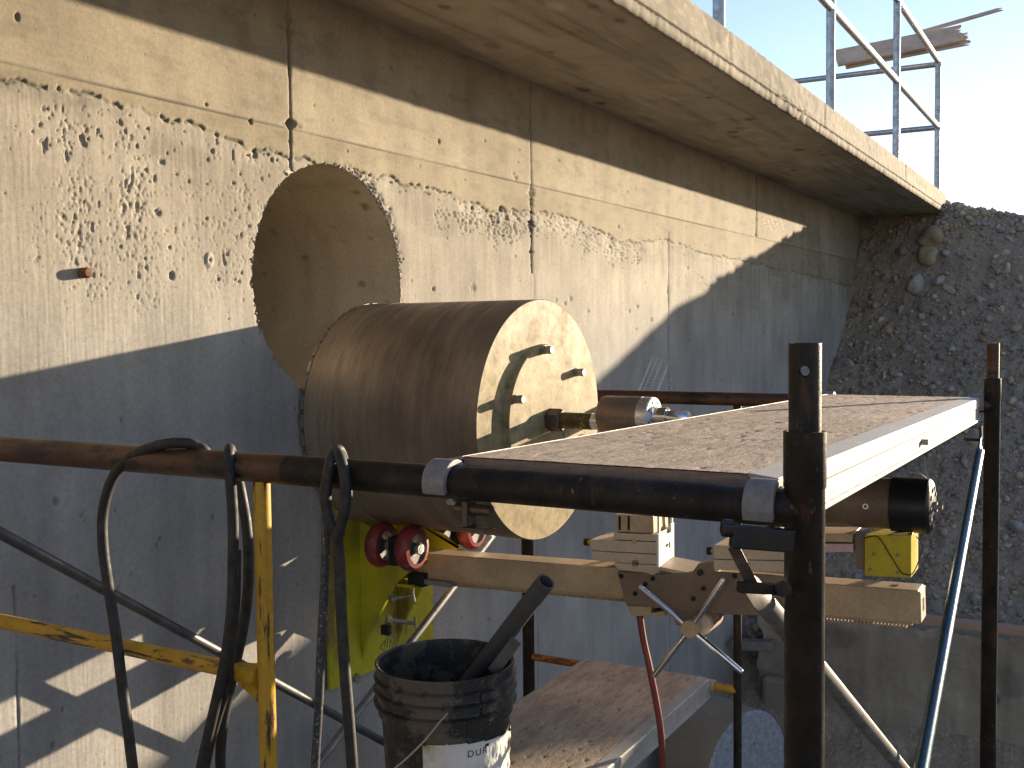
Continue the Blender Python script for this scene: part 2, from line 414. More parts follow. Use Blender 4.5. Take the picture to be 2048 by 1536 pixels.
# seam step and ragged groove
ds = ZZ-seam
HH += .0022*sstep(-.004, .004, ds)
gro = np.exp(-(ds/.0045)**2)*(vnoise(XX/.02, ZZ*0+7, 3) > .35)
HH -= .006*gro; T *= (1-.45*gro)[..., None]
# formwork line
gf = np.exp(-((ZZ-ZF)/.0028)**2)*(.35+.65*vnoise(XX/.3, XX*0, 31))
HH -= .004*gf; T *= (1-.45*gf)[..., None]
HH += .0015*(ZZ > ZF)
# vertical joints
def joint(x0, zlo, zhi, w=.003, d=.006, chip=.5, seed=1):
    global T, HH
    msk = (ZZ > zlo) & (ZZ < zhi)
    xj = x0+(vnoise(ZZ/.06, ZZ*0+seed, seed)-.5)*.003
    ch = sstep(.62, .8, fbm(ZZ/.05, ZZ*0+seed*3, 3, seed+40))*chip
    wj = w*(1+ch*3.2*(.35+1.3*fbm(XX/.008, ZZ/.008, 2, seed+60)))*(.6+.8*vnoise(ZZ/.012, ZZ*0+2, seed+61))
    gj = np.exp(-((XX-xj)/wj)**2)*msk*(.25+.75*vnoise(ZZ/.09, ZZ*0, seed+9))
    HH = HH-d*(1+ch)*gj; T = T*(1-.6*gj)[..., None]
joint(JX[588], HZ+.3, ZTOP, .004, .009, 1.6, 1)
joint(JX[1064], EYE+.22, ZTOP, .005, .008, 1.2, 2)
joint(JX[1064]+.02, 0, EYE+.22, .004, .003, .3, 3)
joint(JX[1337], 0, EYE+.50, .006, .006, .5, 4)
joint(JX[1512], ZF, ZTOP, .008, .008, .6, 5)
joint(wx(1480), 0, EYE-.4, .006, .004, .4, 6)
joint(wx(8), 0, EYE-.55, .003, .004, .2, 7)
# broad undulation
HH += (fbm(XX/.5, ZZ/.5, 3, 50)-.5)*.008 + (fbm(XX/.06, ZZ/.09, 3, 51)-.5)*.0018
below = sstep(0, -.01, ds)
# vertical brush streaks below the seam, plywood grain above the form line
HH += below*(fbm(XX/.0055, ZZ/.10, 3, 52)-.5)*.0011
HH += (ZZ > ZF)*(fbm(XX/.10, ZZ/.010, 3, 53)-.5)*.0009
# honeycomb masks
def blob(px0, py0, px1, py1, soft=.25):
    a = wpt(px0, py0); b = wpt(px1, py1)
    cx, cz = (a[0]+b[0])/2, (a[1]+b[1])/2; rx, rz = abs(a[0]-b[0])/2, abs(a[1]-b[1])/2
    d = np.sqrt(((XX-cx)/rx)**2+((ZZ-cz)/rz)**2)
    return sstep(1+soft, 1-soft, d)
colm = fbm(XX/.09, ZZ/.6, 2, 60)                       # vertical streak grouping
big = blob(-180, 120, 590, 440)*below*sstep(-.30, -.10, ds)
small = (blob(-60, 270, 620, 640)*.9 + blob(200, 280, 590, 560)*.4)*below; small = np.clip(small, 0, 1)
right = np.clip(blob(805, 340, 1300, 640, .35)*1.15, 0, 1)*below*sstep(-.24, -.05, ds)
right2 = blob(1340, 480, 1600, 640, .4)*below
def pits(mask, cell, stretch, th, depth, seed, dark=.25, cf=.35):
    global T, HH
    n = fbm(XX/cell, ZZ/(cell*stretch), 2, seed)
    f = sstep(th, th+.05, n + (mask-1)*.55 + (colm-.5)*cf*(mask > .02))
    HH = HH-depth*f; T = T*(1-dark*f)[..., None]
    return f
pits(big*.92, .014, 1.8, .735, .0050, 70, .04, .12)
pits(big*.90, .0075, 1.5, .70, .0028, 170, .04, .2)
pits(small*.94, .0055, 1.6, .655, .0022, 71, .04)
pits(small*.88, .010, 2.4, .74, .004, 75, .05)
pits(right*.99, .0075, 1.4, .555, .0050, 72, .22)
pits(right*.85, .014, 1.2, .71, .005, 172, .12)
pits(right2*.9, .010, 1.3, .665, .004, 73, .12)
rr_ = right*sstep(.35, .6, fbm(XX/.12, ZZ/.10, 3, 74)); T *= (1-.12*rr_)[..., None]
cre = blob(905, 395, 1160, 470, .5)*below; T *= (1+.16*cre)[..., None]
# pock line just under the seam
nearseam = np.exp(-((ds+.02)/.022)**2)
pits(nearseam*(.62+.4*(vnoise(XX/.25, XX*0, 77) > .5)), .012, .9, .70, .006, 76)
# scattered bug holes
nb = 620
bx_ = rng.uniform(0.9, 9.5, nb)**1.0; bz_ = EYE+rng.uniform(-1.2, .98, nb)
br_ = rng.choice([.0018,.0025,.0035,.0048,.0065], nb, p=[.38,.32,.19,.09,.02])*(1+.12*bx_)
for x, z, r in zip(bx_, bz_, br_):
    i0, i1 = np.searchsorted(xs, [x-3*r, x+3*r]); j0, j1 = np.searchsorted(zs, [z-4*r, z+4*r])
    if i1-i0 < 1 or j1-j0 < 1: continue
    d = np.sqrt(((XX[i0:i1,j0:j1]-x)/r)**2+((ZZ[i0:i1,j0:j1]-z)/(r*rng.uniform(1, 1.8)))**2)
    f = sstep(1.25, .6, d); HH[i0:i1,j0:j1] -= f*r*1.1; T[i0:i1,j0:j1] *= (1-.3*f)[..., None]
# crescent gouge and other named marks
for (px, py, r, dep) in [(1128,455,.035,.004),(1140,598,.016,.006),(1275,612,.018,.007),(1303,640,.014,.006),(946,575,.022,.004),(866,578,.010,.006),(1028,352,.018,.008),(60,330,.0,.0),(165,480,.02,.007),(1660,565,.03,.008),(315,425,.011,.006),(170,1035,.014,.006),(185,1065,.016,.006),(115,1003,.012,.005),(425,1035,.01,.005),(577,1073,.012,.005)]:
    if r == 0: continue
    x, z = wpt(px, py); d = np.hypot(XX-x, ZZ-z)/r
    n = fbm(XX/.01, ZZ/.014, 3, int(px)); f = sstep(1.3, .4, d)*sstep(.42, .55, n)
    HH -= dep*f; T *= (1-.35*f)[..., None]
# tie plug
px_, pz_ = wpt(418, 520); d = np.hypot((XX-px_)*1.5, ZZ-pz_)/.020
HH += .004*sstep(1.1, .9, d)-.005*sstep(.35,.2,d); T *= (1+.22*sstep(1.1, .8, d))[..., None]
# chips around the cored hole
rad = np.hypot(XX-HX, ZZ-HZ); ang = np.arctan2(ZZ-HZ, XX-HX)
jag = lambda a: HR + (fbm(np.cos(a)*9+20, np.sin(a)*9+20, 3, 80)-.5)*.006 + \
      .013*np.clip(fbm(np.cos(a)*14+40, np.sin(a)*14+40, 2, 81)-.56, 0, 1)*6*np.exp(-((a-.95)/.45)**2) + \
      .010*(np.cos(a) < -.2)*(np.sin(a) < .1)*np.clip(fbm(np.cos(a)*16+60, np.sin(a)*16+60, 2, 82)-.5, 0, 1)*4
RJ = jag(ang)
chip = np.exp(-((rad-RJ)/.022)**2)*np.exp(-((ang-.85)/.50)**2) + .18*np.exp(-((rad-RJ)/.006)**2)
cn = fbm(XX/.012, ZZ/.012, 3, 83)
HH -= chip*sstep(.40, .60, cn)*.012; HH += chip*(cn-.5)*.006*(ang > 0)
T *= (1-.25*chip*sstep(.4, .6, cn))[..., None]
# stains: large tonal fields, drips under the form line, grey paste lower down, scratches; painted shade near the top
st1 = fbm(XX/.8, ZZ/.5, 4, 90); T *= (.80+.36*st1)[..., None]
st2 = fbm(XX/.16, ZZ/.22, 4, 190); T *= (.80+.40*st2)[..., None]
st3 = fbm(XX/.07, ZZ/.03, 4, 191); T *= (1-.16*sstep(.5, .75, st3)*(ZZ > seam-.05))[..., None]
blot = sstep(.52, .68, fbm(XX/.35, ZZ/.16, 4, 192))*sstep(-.45, -.02, ds)*below; T *= (1-.17*blot)[..., None]*(1-blot[..., None]*np.array([0,.01,.02]))
T *= (1-.17*sstep(EYE+.45, EYE+.75, ZZ))[..., None]  # tint darkens the upper wall to deepen the shade under the slab
dr2 = fbm(XX/.035, ZZ/.7, 4, 291); T *= (.90+.20*dr2*below)[..., None]
dr = fbm(XX/.018, ZZ/.5, 3, 91); drm = sstep(-.30, 0, ds)*below
T *= (1-.22*drm*sstep(.5, .75, dr))[..., None]
band = ((ZZ < ZF) & (ds > 0)); T[band] *= np.array([.93, .885, .77])
lowm = below*sstep(EYE+.35, EYE-.35, ZZ)
T *= 1+lowm[..., None]*(np.array([.93, .98, 1.12])-1)
T *= 1+((ZZ > ZF)[..., None]*(np.array([1.04, 1.0, .90])-1))
fan = blob(1268, 722, 1345, 800, .3); sc_ = sstep(.60, .72, fbm((XX-ZZ*1.1)/.014, (ZZ+XX)/.9, 2, 92))
T *= (1+.9*fan*sc_)[..., None]
fan2 = blob(1525, 425, 1570, 470, .3); T *= (1+.8*fan2*sstep(.62, .7, fbm((XX+ZZ*1.2)/.02, (ZZ-XX)/.5, 2, 94)))[..., None]
T = np.clip(T, .15, 2.2)
# hole cut
cell = .0095
ins = (rad < RJ) & (rad > RJ-cell)
sc2 = np.where(ins, RJ/np.maximum(rad, 1e-6), 1)
XG = HX+(XX-HX)*sc2; ZG = HZ+(ZZ-HZ)*sc2
inside = (rad < RJ-cell*1.0)
V = np.stack([XG, WY-HH, ZG], -1)
anyin = inside[:-1,:-1] | inside[1:,:-1] | inside[1:,1:] | inside[:-1,1:]
cxm = (xs[:-1]+xs[1:])/2; czm = (zs[:-1]+zs[1:])/2
CX, CZ = np.meshgrid(cxm, czm, indexing='ij')
def panel(x0, x1, up):
    k = (~anyin) & (CX > x0) & (CX < x1) & ((CZ > ZF) if up else (CZ < ZF))
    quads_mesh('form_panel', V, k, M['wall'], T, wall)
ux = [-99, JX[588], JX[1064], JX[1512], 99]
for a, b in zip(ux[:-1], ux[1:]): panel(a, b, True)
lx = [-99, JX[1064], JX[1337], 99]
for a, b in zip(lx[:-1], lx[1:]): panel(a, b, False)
# bore of the cored hole
nA, nD = 220, 70
aa = np.linspace(0, 2*math.pi, nA+1); dd = np.concatenate([[0.003, 0.0035], np.linspace(.006, 1.0, nD-2)])
AA, DD = np.meshgrid(aa, dd, indexing='ij')
RB = jag(np.where(AA > math.pi, AA-2*math.pi, AA)); fade = np.exp(-DD/.012)
RB = HR+(RB-HR)*fade; RB[:, 0] += .018
RB += (fbm(AA*9, DD/.015, 2, 85)-.5)*.0008
VB = np.stack([HX+RB*np.cos(AA), WY+DD, HZ+RB*np.sin(AA)], -1)
TB = np.ones(VB.shape)*(.92+.16*fbm(AA*6, DD/.2, 3, 86))[..., None]
def aggr(a, d, r, dark):
    global TB
    q = np.hypot(((AA-a+math.pi) % (2*math.pi)-math.pi)*HR, DD-d)/r
    TB = TB*(1-dark*sstep(1.15, .85, q))[..., None]
for a, d, r, dk in [(.98, .055, .013, .45), (.80, .06, .014, .5), (.02, .16, .013, .45), (.45,.1,.006,.4), (5.9,.25,.012,.3), (.3,.4,.012,.35), (1.1,.3,.01,.3), (.6, .5, .015,.3), (.15,.6,.01,.3)]:
    aggr(a, d, r, dk)
for _ in range(160): aggr(rng.uniform(0, 2*math.pi), rng.uniform(.01, .95), rng.uniform(.003,.008), rng.uniform(.1,.35))
quads_mesh('hole_bore', VB, np.ones((nA, len(dd)-1), bool), M['bore'], TB, wall)
m = MB(); m.lathe((HX, WY+.999, HZ), (0,1,0), [(0, .36), (0.001, .0005)], 48); m.build('bore_end', M['block'], wall)
# body of the wall behind its face (ends, top and back)
m = MB(); b0, b1, y1, z1 = -9, 11.6, WY+1.35, ZTOP+.015
m.add([(b0,WY+.01,0),(b0,y1,0),(b1,y1,0),(b1,WY+.01,0),(b0,WY+.01,z1),(b0,y1,z1),(b1,y1,z1),(b1,WY+.01,z1)],
      [(0,4,5,1),(1,5,6,2),(2,6,7,3),(4,7,6,5)])
m.build('wall_body', M['block'], wall)
# rusty tie bolt stub
p = onY(165, 546, WY)
m = MB(); m.lathe((p.x, WY+.01, p.z), (0,-1,0), [(0,.0001),(0,.0125),(.03,.0125),(.033,.010),(.034,.0001)], 14)
m.build('tie_rod', M['rustbolt'], wall)
# ragged mortar crumbs clinging to the rim of the hole
def rock(c, r, seed, sub=1, squash=(1,1,1)):
    bm = bmesh.new(); bmesh.ops.create_icosphere(bm, subdivisions=sub, radius=1)
    rs = random.Random(seed); off = [rs.uniform(-9, 9) for _ in range(3)]
    vs = []
    for v in bm.verts:
        q = v.co; k = 1+.22*math.sin(q.x*2.3+off[0])+.16*math.sin(q.y*3.1+off[1]+q.z)+.12*math.sin(q.z*4+off[2]+q.x*2)
        vs.append(Vector((q.x*k*squash[0], q.y*k*squash[1], q.z*k*squash[2])))
    R = Matrix.Rotation(rs.uniform(0, 6.3), 3, Vector((rs.gauss(0,1), rs.gauss(0,1), rs.gauss(0,1))).normalized())
    vs = [Vector(c)+(R @ v)*r for v in vs]
    fs = [[v.index for v in f.verts] for f in bm.faces]; bm.free()
    return vs, fs
m = MB()
for k in range(210):
    a = random.gauss(.85, .33) if k < 150 else random.uniform(-.3, 3.6)
    r = HR+abs(random.gauss(0, .012 if k < 150 else .003))
    s_ = random.uniform(.002, .006)
    m.add(*rock((HX+r*math.cos(a), WY-.001+random.uniform(0,.006), HZ+r*math.sin(a)), s_, k, 1))
m.build('rim_mortar', M['rockpaste'], wall, kind='stuff')

# ------------------------------------------------------------------ overhanging slab
slab = thing('overhanging_slab', 'long concrete slab jutting out over the wall with a grey handrail on top', 'concrete slab')
SY = 1.335; zb = EYE+.996; zt = EYE+1.170
xsl = np.concatenate([np.linspace(-9, -1.95, 40), np.linspace(-1.9, 10.36, 620)])
sj = [onY(p, 200, SY).x for p in (1460, 1650, 1813)]
for q in sj: i = np.argmin(abs(xsl-q)); xsl[i] = q
prof = [(4.6, zt), (SY+.012, zt), (SY+.003, zt-.003)] + [(SY, z) for z in np.linspace(zt-.012, zb+.046, 20)] + \
       [(SY+.014, zb+.044), (SY+.014, zb+.037), (SY-.001, zb+.036), (SY+.002, zb+.018), (SY+.006, zb+.002), (SY+.012, zb)] + \
       [(y, zb) for y in np.linspace(SY+.03, WY+.02, 90)]
P = np.array(prof); n, k = len(xsl), len(P)
V3 = np.zeros((n, k, 3)); V3[..., 0] = xsl[:, None]; V3[..., 1] = P[None, :, 0]; V3[..., 2] = P[None, :, 1]
fasc = (P[:, 0] < SY+.02)[None, :]
V3[..., 1] += fasc*((fbm(V3[..., 0]/.05, V3[..., 2]/.03, 4, 100)-.5)*.007+(fbm(V3[..., 0]/.012, V3[..., 2]/.012, 2, 110)-.5)*.003)
dmg = np.exp(-((xsl-onY(1590, 150, SY).x)/.5)**2)[:, None]*(P[:, 1] < zb+.06)[None, :]*fasc
V3[..., 1] += dmg*np.clip(fbm(V3[..., 0]/.03, V3[..., 2]/.02, 3, 101)-.4, 0, 1)*.03
lip = fasc*(P[:, 1] < zb+.037)[None, :]
V3[..., 1] += lip*(vnoise(V3[..., 0]/.013, V3[..., 0]*0, 102)-.5)*.008
for q in sj: V3[np.argmin(abs(xsl-q)), 1:23, 1] += .006
soff = (P[:, 0] > SY+.02)[None, :] & (P[:, 1] < zt-.1)[None, :]
V3[..., 2] += soff*(fbm(V3[..., 0]/.6, V3[..., 1]/.5, 3, 103)-.5)*.006
TS = np.ones((n, k, 3)); TS *= (1-.47*fasc)[..., None]; TS[:, 22:25] *= .35  # sunlight on the fascia toned down by a darker tint; groove rows dark
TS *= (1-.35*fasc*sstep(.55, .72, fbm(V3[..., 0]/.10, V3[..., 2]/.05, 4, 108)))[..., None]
TS *= (1+.5*fasc*sstep(.68, .76, fbm(V3[..., 0]/.03, V3[..., 2]/.03, 3, 109)))[..., None]
for k_ in range(7):
    yl_ = SY+.10+.09*k_+.02*np.sin(V3[..., 0]*1.7+k_*2)
    TS *= (1-.28*soff*np.exp(-((V3[..., 1]-yl_)/.012)**2)*sstep(.52, .68, fbm(V3[..., 0]/.5, V3[..., 0]*0+k_*7, 3, 111+k_)))[..., None]
for k_ in range(46):
    cx__, cy__, rx__ = rng.uniform(.5, 9), rng.uniform(SY+.05, WY), rng.uniform(.008, .035)
    dd_ = np.hypot((V3[..., 0]-cx__)/(rx__*1.6), (V3[..., 1]-cy__)/rx__); TS *= (1-rng.choice([.5, .35, -.3])*soff*sstep(1.2, .6, dd_))[..., None]
TS *= 1-(.45*fasc*np.exp(-((xsl-onY(1570, 150, SY).x)/.55)**2)[:, None]*fbm(V3[..., 0]/.08, V3[..., 2]/.05, 3, 105))[..., None]
TS *= (.78+.44*fbm(V3[..., 0]/.35, (V3[..., 1]+V3[..., 2])/.12, 4, 106))[..., None]
TS *= (1-.22*soff*sstep(.60, .72, fbm(V3[..., 0]/.9, V3[..., 1]/.07, 3, 107)))[..., None]
for q in sj: TS[np.argmin(abs(xsl-q)), 1:23] *= .5
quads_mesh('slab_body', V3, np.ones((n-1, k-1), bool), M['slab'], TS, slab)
m = MB(); e = [Vector((10.36, y, z)) for y, z in prof] + [Vector((10.36, 4.6, zb))]
m.add(e, [list(range(len(e)))]); m.build('slab_end', M['block'], slab)
# dark steel stub standing on the slab
b = onY(1671, 215, SY+.02); m = MB(); m.tube([(b.x, SY+.03, zt-.01), (b.x, SY+.03, zt+.09)], .008, 10)
tag(m.build('steel_pin', M['black']), 'short dark steel pin sticking up from the slab edge beside a rail post', 'pin')

# ------------------------------------------------------------------ handrail
hr = thing('handrail', 'galvanised pipe handrail standing on the edge of the concrete slab', 'handrail', (9, SY+.05, zt))
RY = SY+.03; Rr = .025
posts = [onY(px, py, RY) for px, py in ((1438, 50), (1661, 205), (1792, 300), (1874, 370))]
hm, ht = .56, 1.13
for p in posts:
    m = MB(); m.tube([(p.x, RY, zt-.01), (p.x, RY, zt+(ht if p is not posts[-1] else ht-.02))], Rr, 18)
    m.build('post', M['galv'], hr)
xe = posts[-1].x; xsx = -8.9
m = MB(); m.tube([(xsx, RY-.0, zt+hm), (xe, RY-.0, zt+hm)], Rr*.98, 18); m.build('rail', M['galv'], hr)
m = MB(); m.tube([(xsx, RY, zt+ht), (xe-.03, RY, zt+ht)], Rr, 18); m.build('rail', M['galv'], hr)
m = MB(); m.tube([(xe, RY, zt+ht-.03), (xe-.05, RY+1.9, zt+ht-.03)], Rr*.98, 18); m.build('rail', M['galv'], hr)
m = MB(); m.tube([(xe, RY, zt+hm-.01), (xe-.05, RY+1.9, zt+hm-.01)], Rr*.98, 18); m.build('rail', M['galv'], hr)
m = MB(); m.tube([(xe-.05, RY+1.9, zt-.01), (xe-.05, RY+1.9, zt+ht)], Rr, 18); m.build('post', M['galv'], hr)
for h_ in (hm, ht-.02):
    m = MB(); m.lathe((xe, RY, zt+h_), (0,0,1), [(-.03,.0001),(-.03,.03),(.03,.03),(.03,.0001)], 18)
    m.build('end_fitting', M['galv'], hr)

# broken boards lying over the handrail
def board(name, label, a, b, w, th, jag_n, seed, upv):
    a = Vector(a); b = Vector(b); d = (b-a).normalized(); s_ = d.cross(upv).normalized(); up = s_.cross(d)
    rs = random.Random(seed); L = (b-a).length
    pts = [a - s_*w/2, a + s_*w/2]
    for i in range(jag_n+1):
        t = i/jag_n; pts.append(a + d*(L - (rs.uniform(0, .09) if i % 2 else rs.uniform(0,.02))) + s_*(w/2 - w*t))
    m = MB(); m.prism([p - up*th/2 for p in pts], up*th)
    return tag(m.build(name, M['oldwood'], bevel=.002), label, 'board')
zb_ = 9.12
va = Vector((0,0,1)); facing = (fw*-1)
def bp(px, py, dz=0): return at(px, py-7, zb_+dz)
board('broken_board', 'widest weathered board with a splintered end leaning across the handrail', bp(1672, 124), bp(1927, 73), .155, .03, 9, 1, (facing+va*.35))
board('broken_board', 'lower short board under the widest one, its end snapped off jagged', bp(1690, 133, .05), bp(1940, 84, .05), .11, .028, 11, 2, (facing+va*.1))
board('broken_board', 'thin long lath sticking out past the bundle of broken boards', bp(1840, 72, .04), bp(2006, 24, .04), .032, .02, 3, 3, (facing+va*.35))

# ------------------------------------------------------------------ embankment
PX = [6.0, 6.66, 7.5, 8.9, 9.85, 10.34, 10.6, 12, 20, 60]; PZ = [-2.65, -2.03, -1.48, -.57, .2, 1.0, 1.3, 1.3, 1.3, 1.3]
CY = [-30, -12, -5, -2.3, -1.47, -.9, -.39, .1, .7, 1.33, 2.5]; CH = [-1.6, -1.4, -.95, -.42, -.10, .17, .47, .75, .90, 1.09, 1.12]
def embz(X, Y):
    pr = np.interp(X + .35*np.clip(.5-Y, 0, 3)*0, PX, PZ); c = np.interp(Y, CY, CH)
    n = (fbm(X/.5, Y/.5, 4, 110)-.5)*.16 + (fbm(X/.08, Y/.08, 4, 111)-.5)*.07 + (fbm(X/.025, Y/.025, 3, 112)-.5)*.022
    cc = c + (fbm(X/.3+4, Y/.3, 3, 113)-.5)*.05 - np.clip(X-10.5, 0, 30)*.004
    return EYE + np.minimum(pr+n, cc + n*.35)
def emb_part(x, y, name):
    A, B = np.meshgrid(x, y, indexing='ij'); Z = embz(A, B)
    return A, B, Z
ex = np.concatenate([np.linspace(5.9, 6.4, 12), np.arange(6.42, 10.9, .012), np.linspace(10.95, 13, 30), np.linspace(13.5, 40, 20)])
ey = np.concatenate([np.linspace(-30, -3, 40), np.linspace(-2.9, .2, 110), np.arange(.22, 2.09, .012)])
A, B, Z = emb_part(ex, ey, '')
emb = quads_mesh('embankment', np.stack([A, B, Z], -1), np.ones((len(ex)-1, len(ey)-1), bool), M['gravel'])
emb['kind'] = 'structure'
cols = [(.23,.195,.155), (.21,.175,.14), (.26,.23,.185), (.22,.205,.19), (.26,.20,.14), (.31,.28,.235), (.18,.16,.135), (.19,.19,.195)]
cols = [(a*1.35, b*1.27, c*1.17) for a, b, c in cols]
def slope_point(X, Y): return float(embz(np.array([X]), np.array([Y]))[0])
class TintMB(MB):
    def __init__(s): super().__init__(); s.t = []
    def addt(s, vf, c): s.add(vf[0], vf[1], True); s.t += [c]*len(vf[0]); return s
    def buildt(s, name, mat, parent=None, kind=None):
        o = s.build(name, mat, parent, kind=kind, sharp=180)
        a = o.data.attributes.new('tint', 'FLOAT_COLOR', 'POINT')
        a.data.foreach_set('color', np.array([(*c, 1) for c in s.t], np.float32).ravel()); return o
m = TintMB()
for k in range(6500):
    X = random.uniform(6.5, 10.5); Y = random.uniform(.35, 2.05)
    r = min(.04, .005+random.expovariate(1/.0070))
    c = random.choice(cols); j = random.uniform(.75, 1.15)
    m.addt(rock((X, Y, slope_point(X, Y)+r*.25), r, k, 1, (1, random.uniform(.7,1), random.uniform(.5,.9))), tuple(v*j for v in c))
for k in range(500):
    X = random.uniform(10.2, 10.9); Y = random.uniform(.3, 1.4); r = random.uniform(.015, .045)
    m.addt(rock((X, Y, slope_point(X, Y)+r*.3), r, k+9000, 1, (1,1,.7)), random.choice(cols))
m.buildt('pebbles', M['stone'], kind='stuff')
def cobble(px, py, rpx, label, col, group=None, sq=(1, .9, .75), seed=0):
    # march the pixel ray to the slope
    d = ray(px, py); t = 6.0
    while t < 13:
        q = O+d*t
        if q.z < slope_point(q.x, q.y): break
        t += .01
    q = O+d*t; r = rpx/F*q.dot(fw)*1.0
    mm = TintMB(); mm.addt(rock(q+Vector((-.2*r, 0, .1*r)), r, seed, 3, sq), col)
    o = mm.buildt('stone', M['stone']); tag(o, label, 'stone', group); return o
cobble(1862, 482, 25, 'large tan boulder, biggest stone in the gravel bank, below the slab corner', (.33,.25,.165), None, (1.1,.9,.8), 3)
cobble(1856, 514, 17, 'brownish stone directly under the biggest tan boulder in the bank', (.36,.28,.19), None, (.9,.9,1.05), 5)
cobble(1832, 572, 18, 'pale flat stone left of the V shaped pair below the tan boulders', (.34,.325,.29), None, (1.2,.8,.6), 8)
cobble(1876, 566, 16, 'pale flat stone right of the V shaped pair below the tan boulders', (.34,.325,.29), None, (1.2,.8,.55), 9)
cobble(1890, 508, 12, 'small light stone to the right of the two tan boulders', (.33,.31,.27), None, (1,.9,.7), 12)
cobble(1803, 504, 11, 'small grey stone to the left of the two tan boulders', (.22,.20,.175), None, (1,.9,.8), 13)
cobble(2035, 1052, 15, 'smooth grey stone at the right picture edge beside the far black post', (.30,.29,.27), None, (1.2,1,.7), 21)
cobble(1985, 1155, 14, 'bluish round stone just right of the far black post', (.20,.24,.30), None, (1,1,.8), 22)
cobble(1949, 1200, 12, 'round tan stone just left of the far black post near the timber', (.28,.25,.20), None, (1.1,1,.8), 23)
spots_ = [(1982,574),(1990,515),(2010,505),(1960,600),(1945,542),(2032,660),(2028,700),(1885,640),(1842,636),(1850,650),(1925,630),(1905,700),(1838,668),(1776,665),(1975,640),(1990,690),(2040,560),(2015,540),(1925,430),(1940,440),(1955,425),(1890,455),(1960,710),(1900,580),(1790,560),(2005,620),(1768,752),(1700,730),(2020,760),(2030,830),(2040,900),(1900,780),(1930,860),(1880,800),(2015,1000),(2000,950),(1940,1030),(1905,1130),(2030,1150),(2015,1210),(1900,1200),(1760,640),(1745,700),(1815,700),(1850,730),(1800,620)]
for i, (x_, y_) in enumerate(spots_):
    c = cols[i*5 % len(cols)]
    zone = 'just below the crest of' if y_ < 560 else ('high on the left of' if x_ < 1860 and y_ < 720 else ('in the middle of' if y_ < 850 else 'low on the right of'))
    cobble(x_, y_, random.uniform(5, 10), 'small rounded cobble half buried %s the shaded gravel bank' % zone, tuple(v*1.3 for v in c), 'small cobbles %s the gravel bank' % zone, (random.uniform(.9,1.3), .9, random.uniform(.55,.9)), 40+i)

# ------------------------------------------------------------------ footing wall, timber, rubble
BX = 6.35
ft = thing('footing_wall', 'low rough concrete footing wall in shade at the foot of the gravel bank', 'low wall', (BX, 0, 0))
a = onX(1520, 1240, BX); ztp = onX(1900, 1262, BX).z
ys = np.linspace(-2.5, a.y, 300); zz = np.linspace(0, ztp, 90)
A, B = np.meshgrid(ys, zz, indexing='ij')
edge = np.clip((B-(ztp-.25))/.25, 0, 1)
Hx = (fbm(A/.15, B/.15, 4, 120)-.5)*.03 + (fbm(A/.02, B/.03, 3, 121)-.5)*.006 - 0*edge
tp = np.where(B >= ztp-1e-6, (fbm(A/.06, A*0, 3, 122)-.5)*.05, 0)
Vf = np.stack([BX+Hx, A + (B*0+ (A >= ys[-1]-1e-6)*(fbm(B/.08, B*0, 3, 123)-.5)*.07), B+tp], -1)
TF = np.ones(Vf.shape)*(.72+.5*fbm(A/.06, B/.6, 4, 124))[..., None]*(1-.3*sstep(.55, .7, fbm(A/.25, B/.2, 4, 125)))[..., None]
TF *= (1+.35*sstep(ztp-.12, ztp, B)*sstep(.45, .6, fbm(A/.05, B/.05, 3, 126)))[..., None]
quads_mesh('wall_face', Vf - np.array([BX, 0, 0]), np.ones((299, 89), bool), M['footface'], TF, ft)
m = MB(); m.box((BX+.02, -2.5, 0), (BX+.34, a.y-.02, ztp-.03)); m.build('wall_body', M['block'], ft, bevel=.01)
q = onX(1991, 1396, BX); m = MB(); m.lathe((BX-.025, q.y, q.z), (1,0,0), [(.05,.024),(0,.024),(0,.030),(.05,.030)], 24)
tag(m.build('pipe_stub', M['alugrey']), 'short open pipe end poking out of the shaded footing wall', 'pipe')
t0 = onX(1700, 1228, BX-.01); t1 = onX(2150, 1290, BX-.01)
m = MB(); m.box((BX-.035, -1.6, ztp+.028), (BX+.055, onX(1690,1235,BX).y, ztp+.068)); 
tag(m.build('timber', M['timber'], bevel=.003), 'long pinkish sawn timber lying on top of the footing wall', 'timber')
# rubble in the gap between footing and wall
rs_ = [(1500,1268,9),(1495,1246,8),(1512,1256,8),(1490,1285,8),(1508,1275,9),(1478,1262,8),(1520,1240,7),(1530,1256,8)]
for i, (x_, y_, r_) in enumerate(rs_):
    mm = TintMB(); q = onX(x_, y_, 6.55); mm.addt(rock(q, r_/F*6.6*1.2, 300+i, 2, (1,.9,.8)), cols[i % len(cols)])
    tag(mm.buildt('stone', M['stone']), 'stone wedged in the gap between the tall wall and the footing', 'stone', 'stones in the gap beside the footing')
m = TintMB()
for k in range(260):
    X = random.uniform(6.35, 6.95); Y = random.uniform(1.5, 2.05); Zr = random.uniform(.0, .62) if X > 6.5 else random.uniform(0, .2)
    m.addt(rock((X, Y, Zr*(.4+.6*(X-6.35)/.6)), random.uniform(.02, .055), 700+k, 1), random.choice(cols))
for k in range(900):
    X = random.uniform(4.6, 6.3); Y = random.uniform(-.2, 2.0)
    m.addt(rock((X, Y, .005), random.uniform(.008, .035), 1700+k, 1, (1,1,.6)), tuple(v*.7 for v in random.choice(cols)))
m.buildt('rubble', M['stone'], kind='stuff')
a1 = onX(1486, 1290, 6.30); a2 = onX(1540, 1290, 6.30)
m = MB(); m.bar(a1+Vector((0,.06,0)), a2-Vector((0,.02,0)), .09, .055)
tag(m.build('grey_plank', M['alugrey'], bevel=.004), 'short grey plank bridging the gap between footing and tall wall', 'plank')
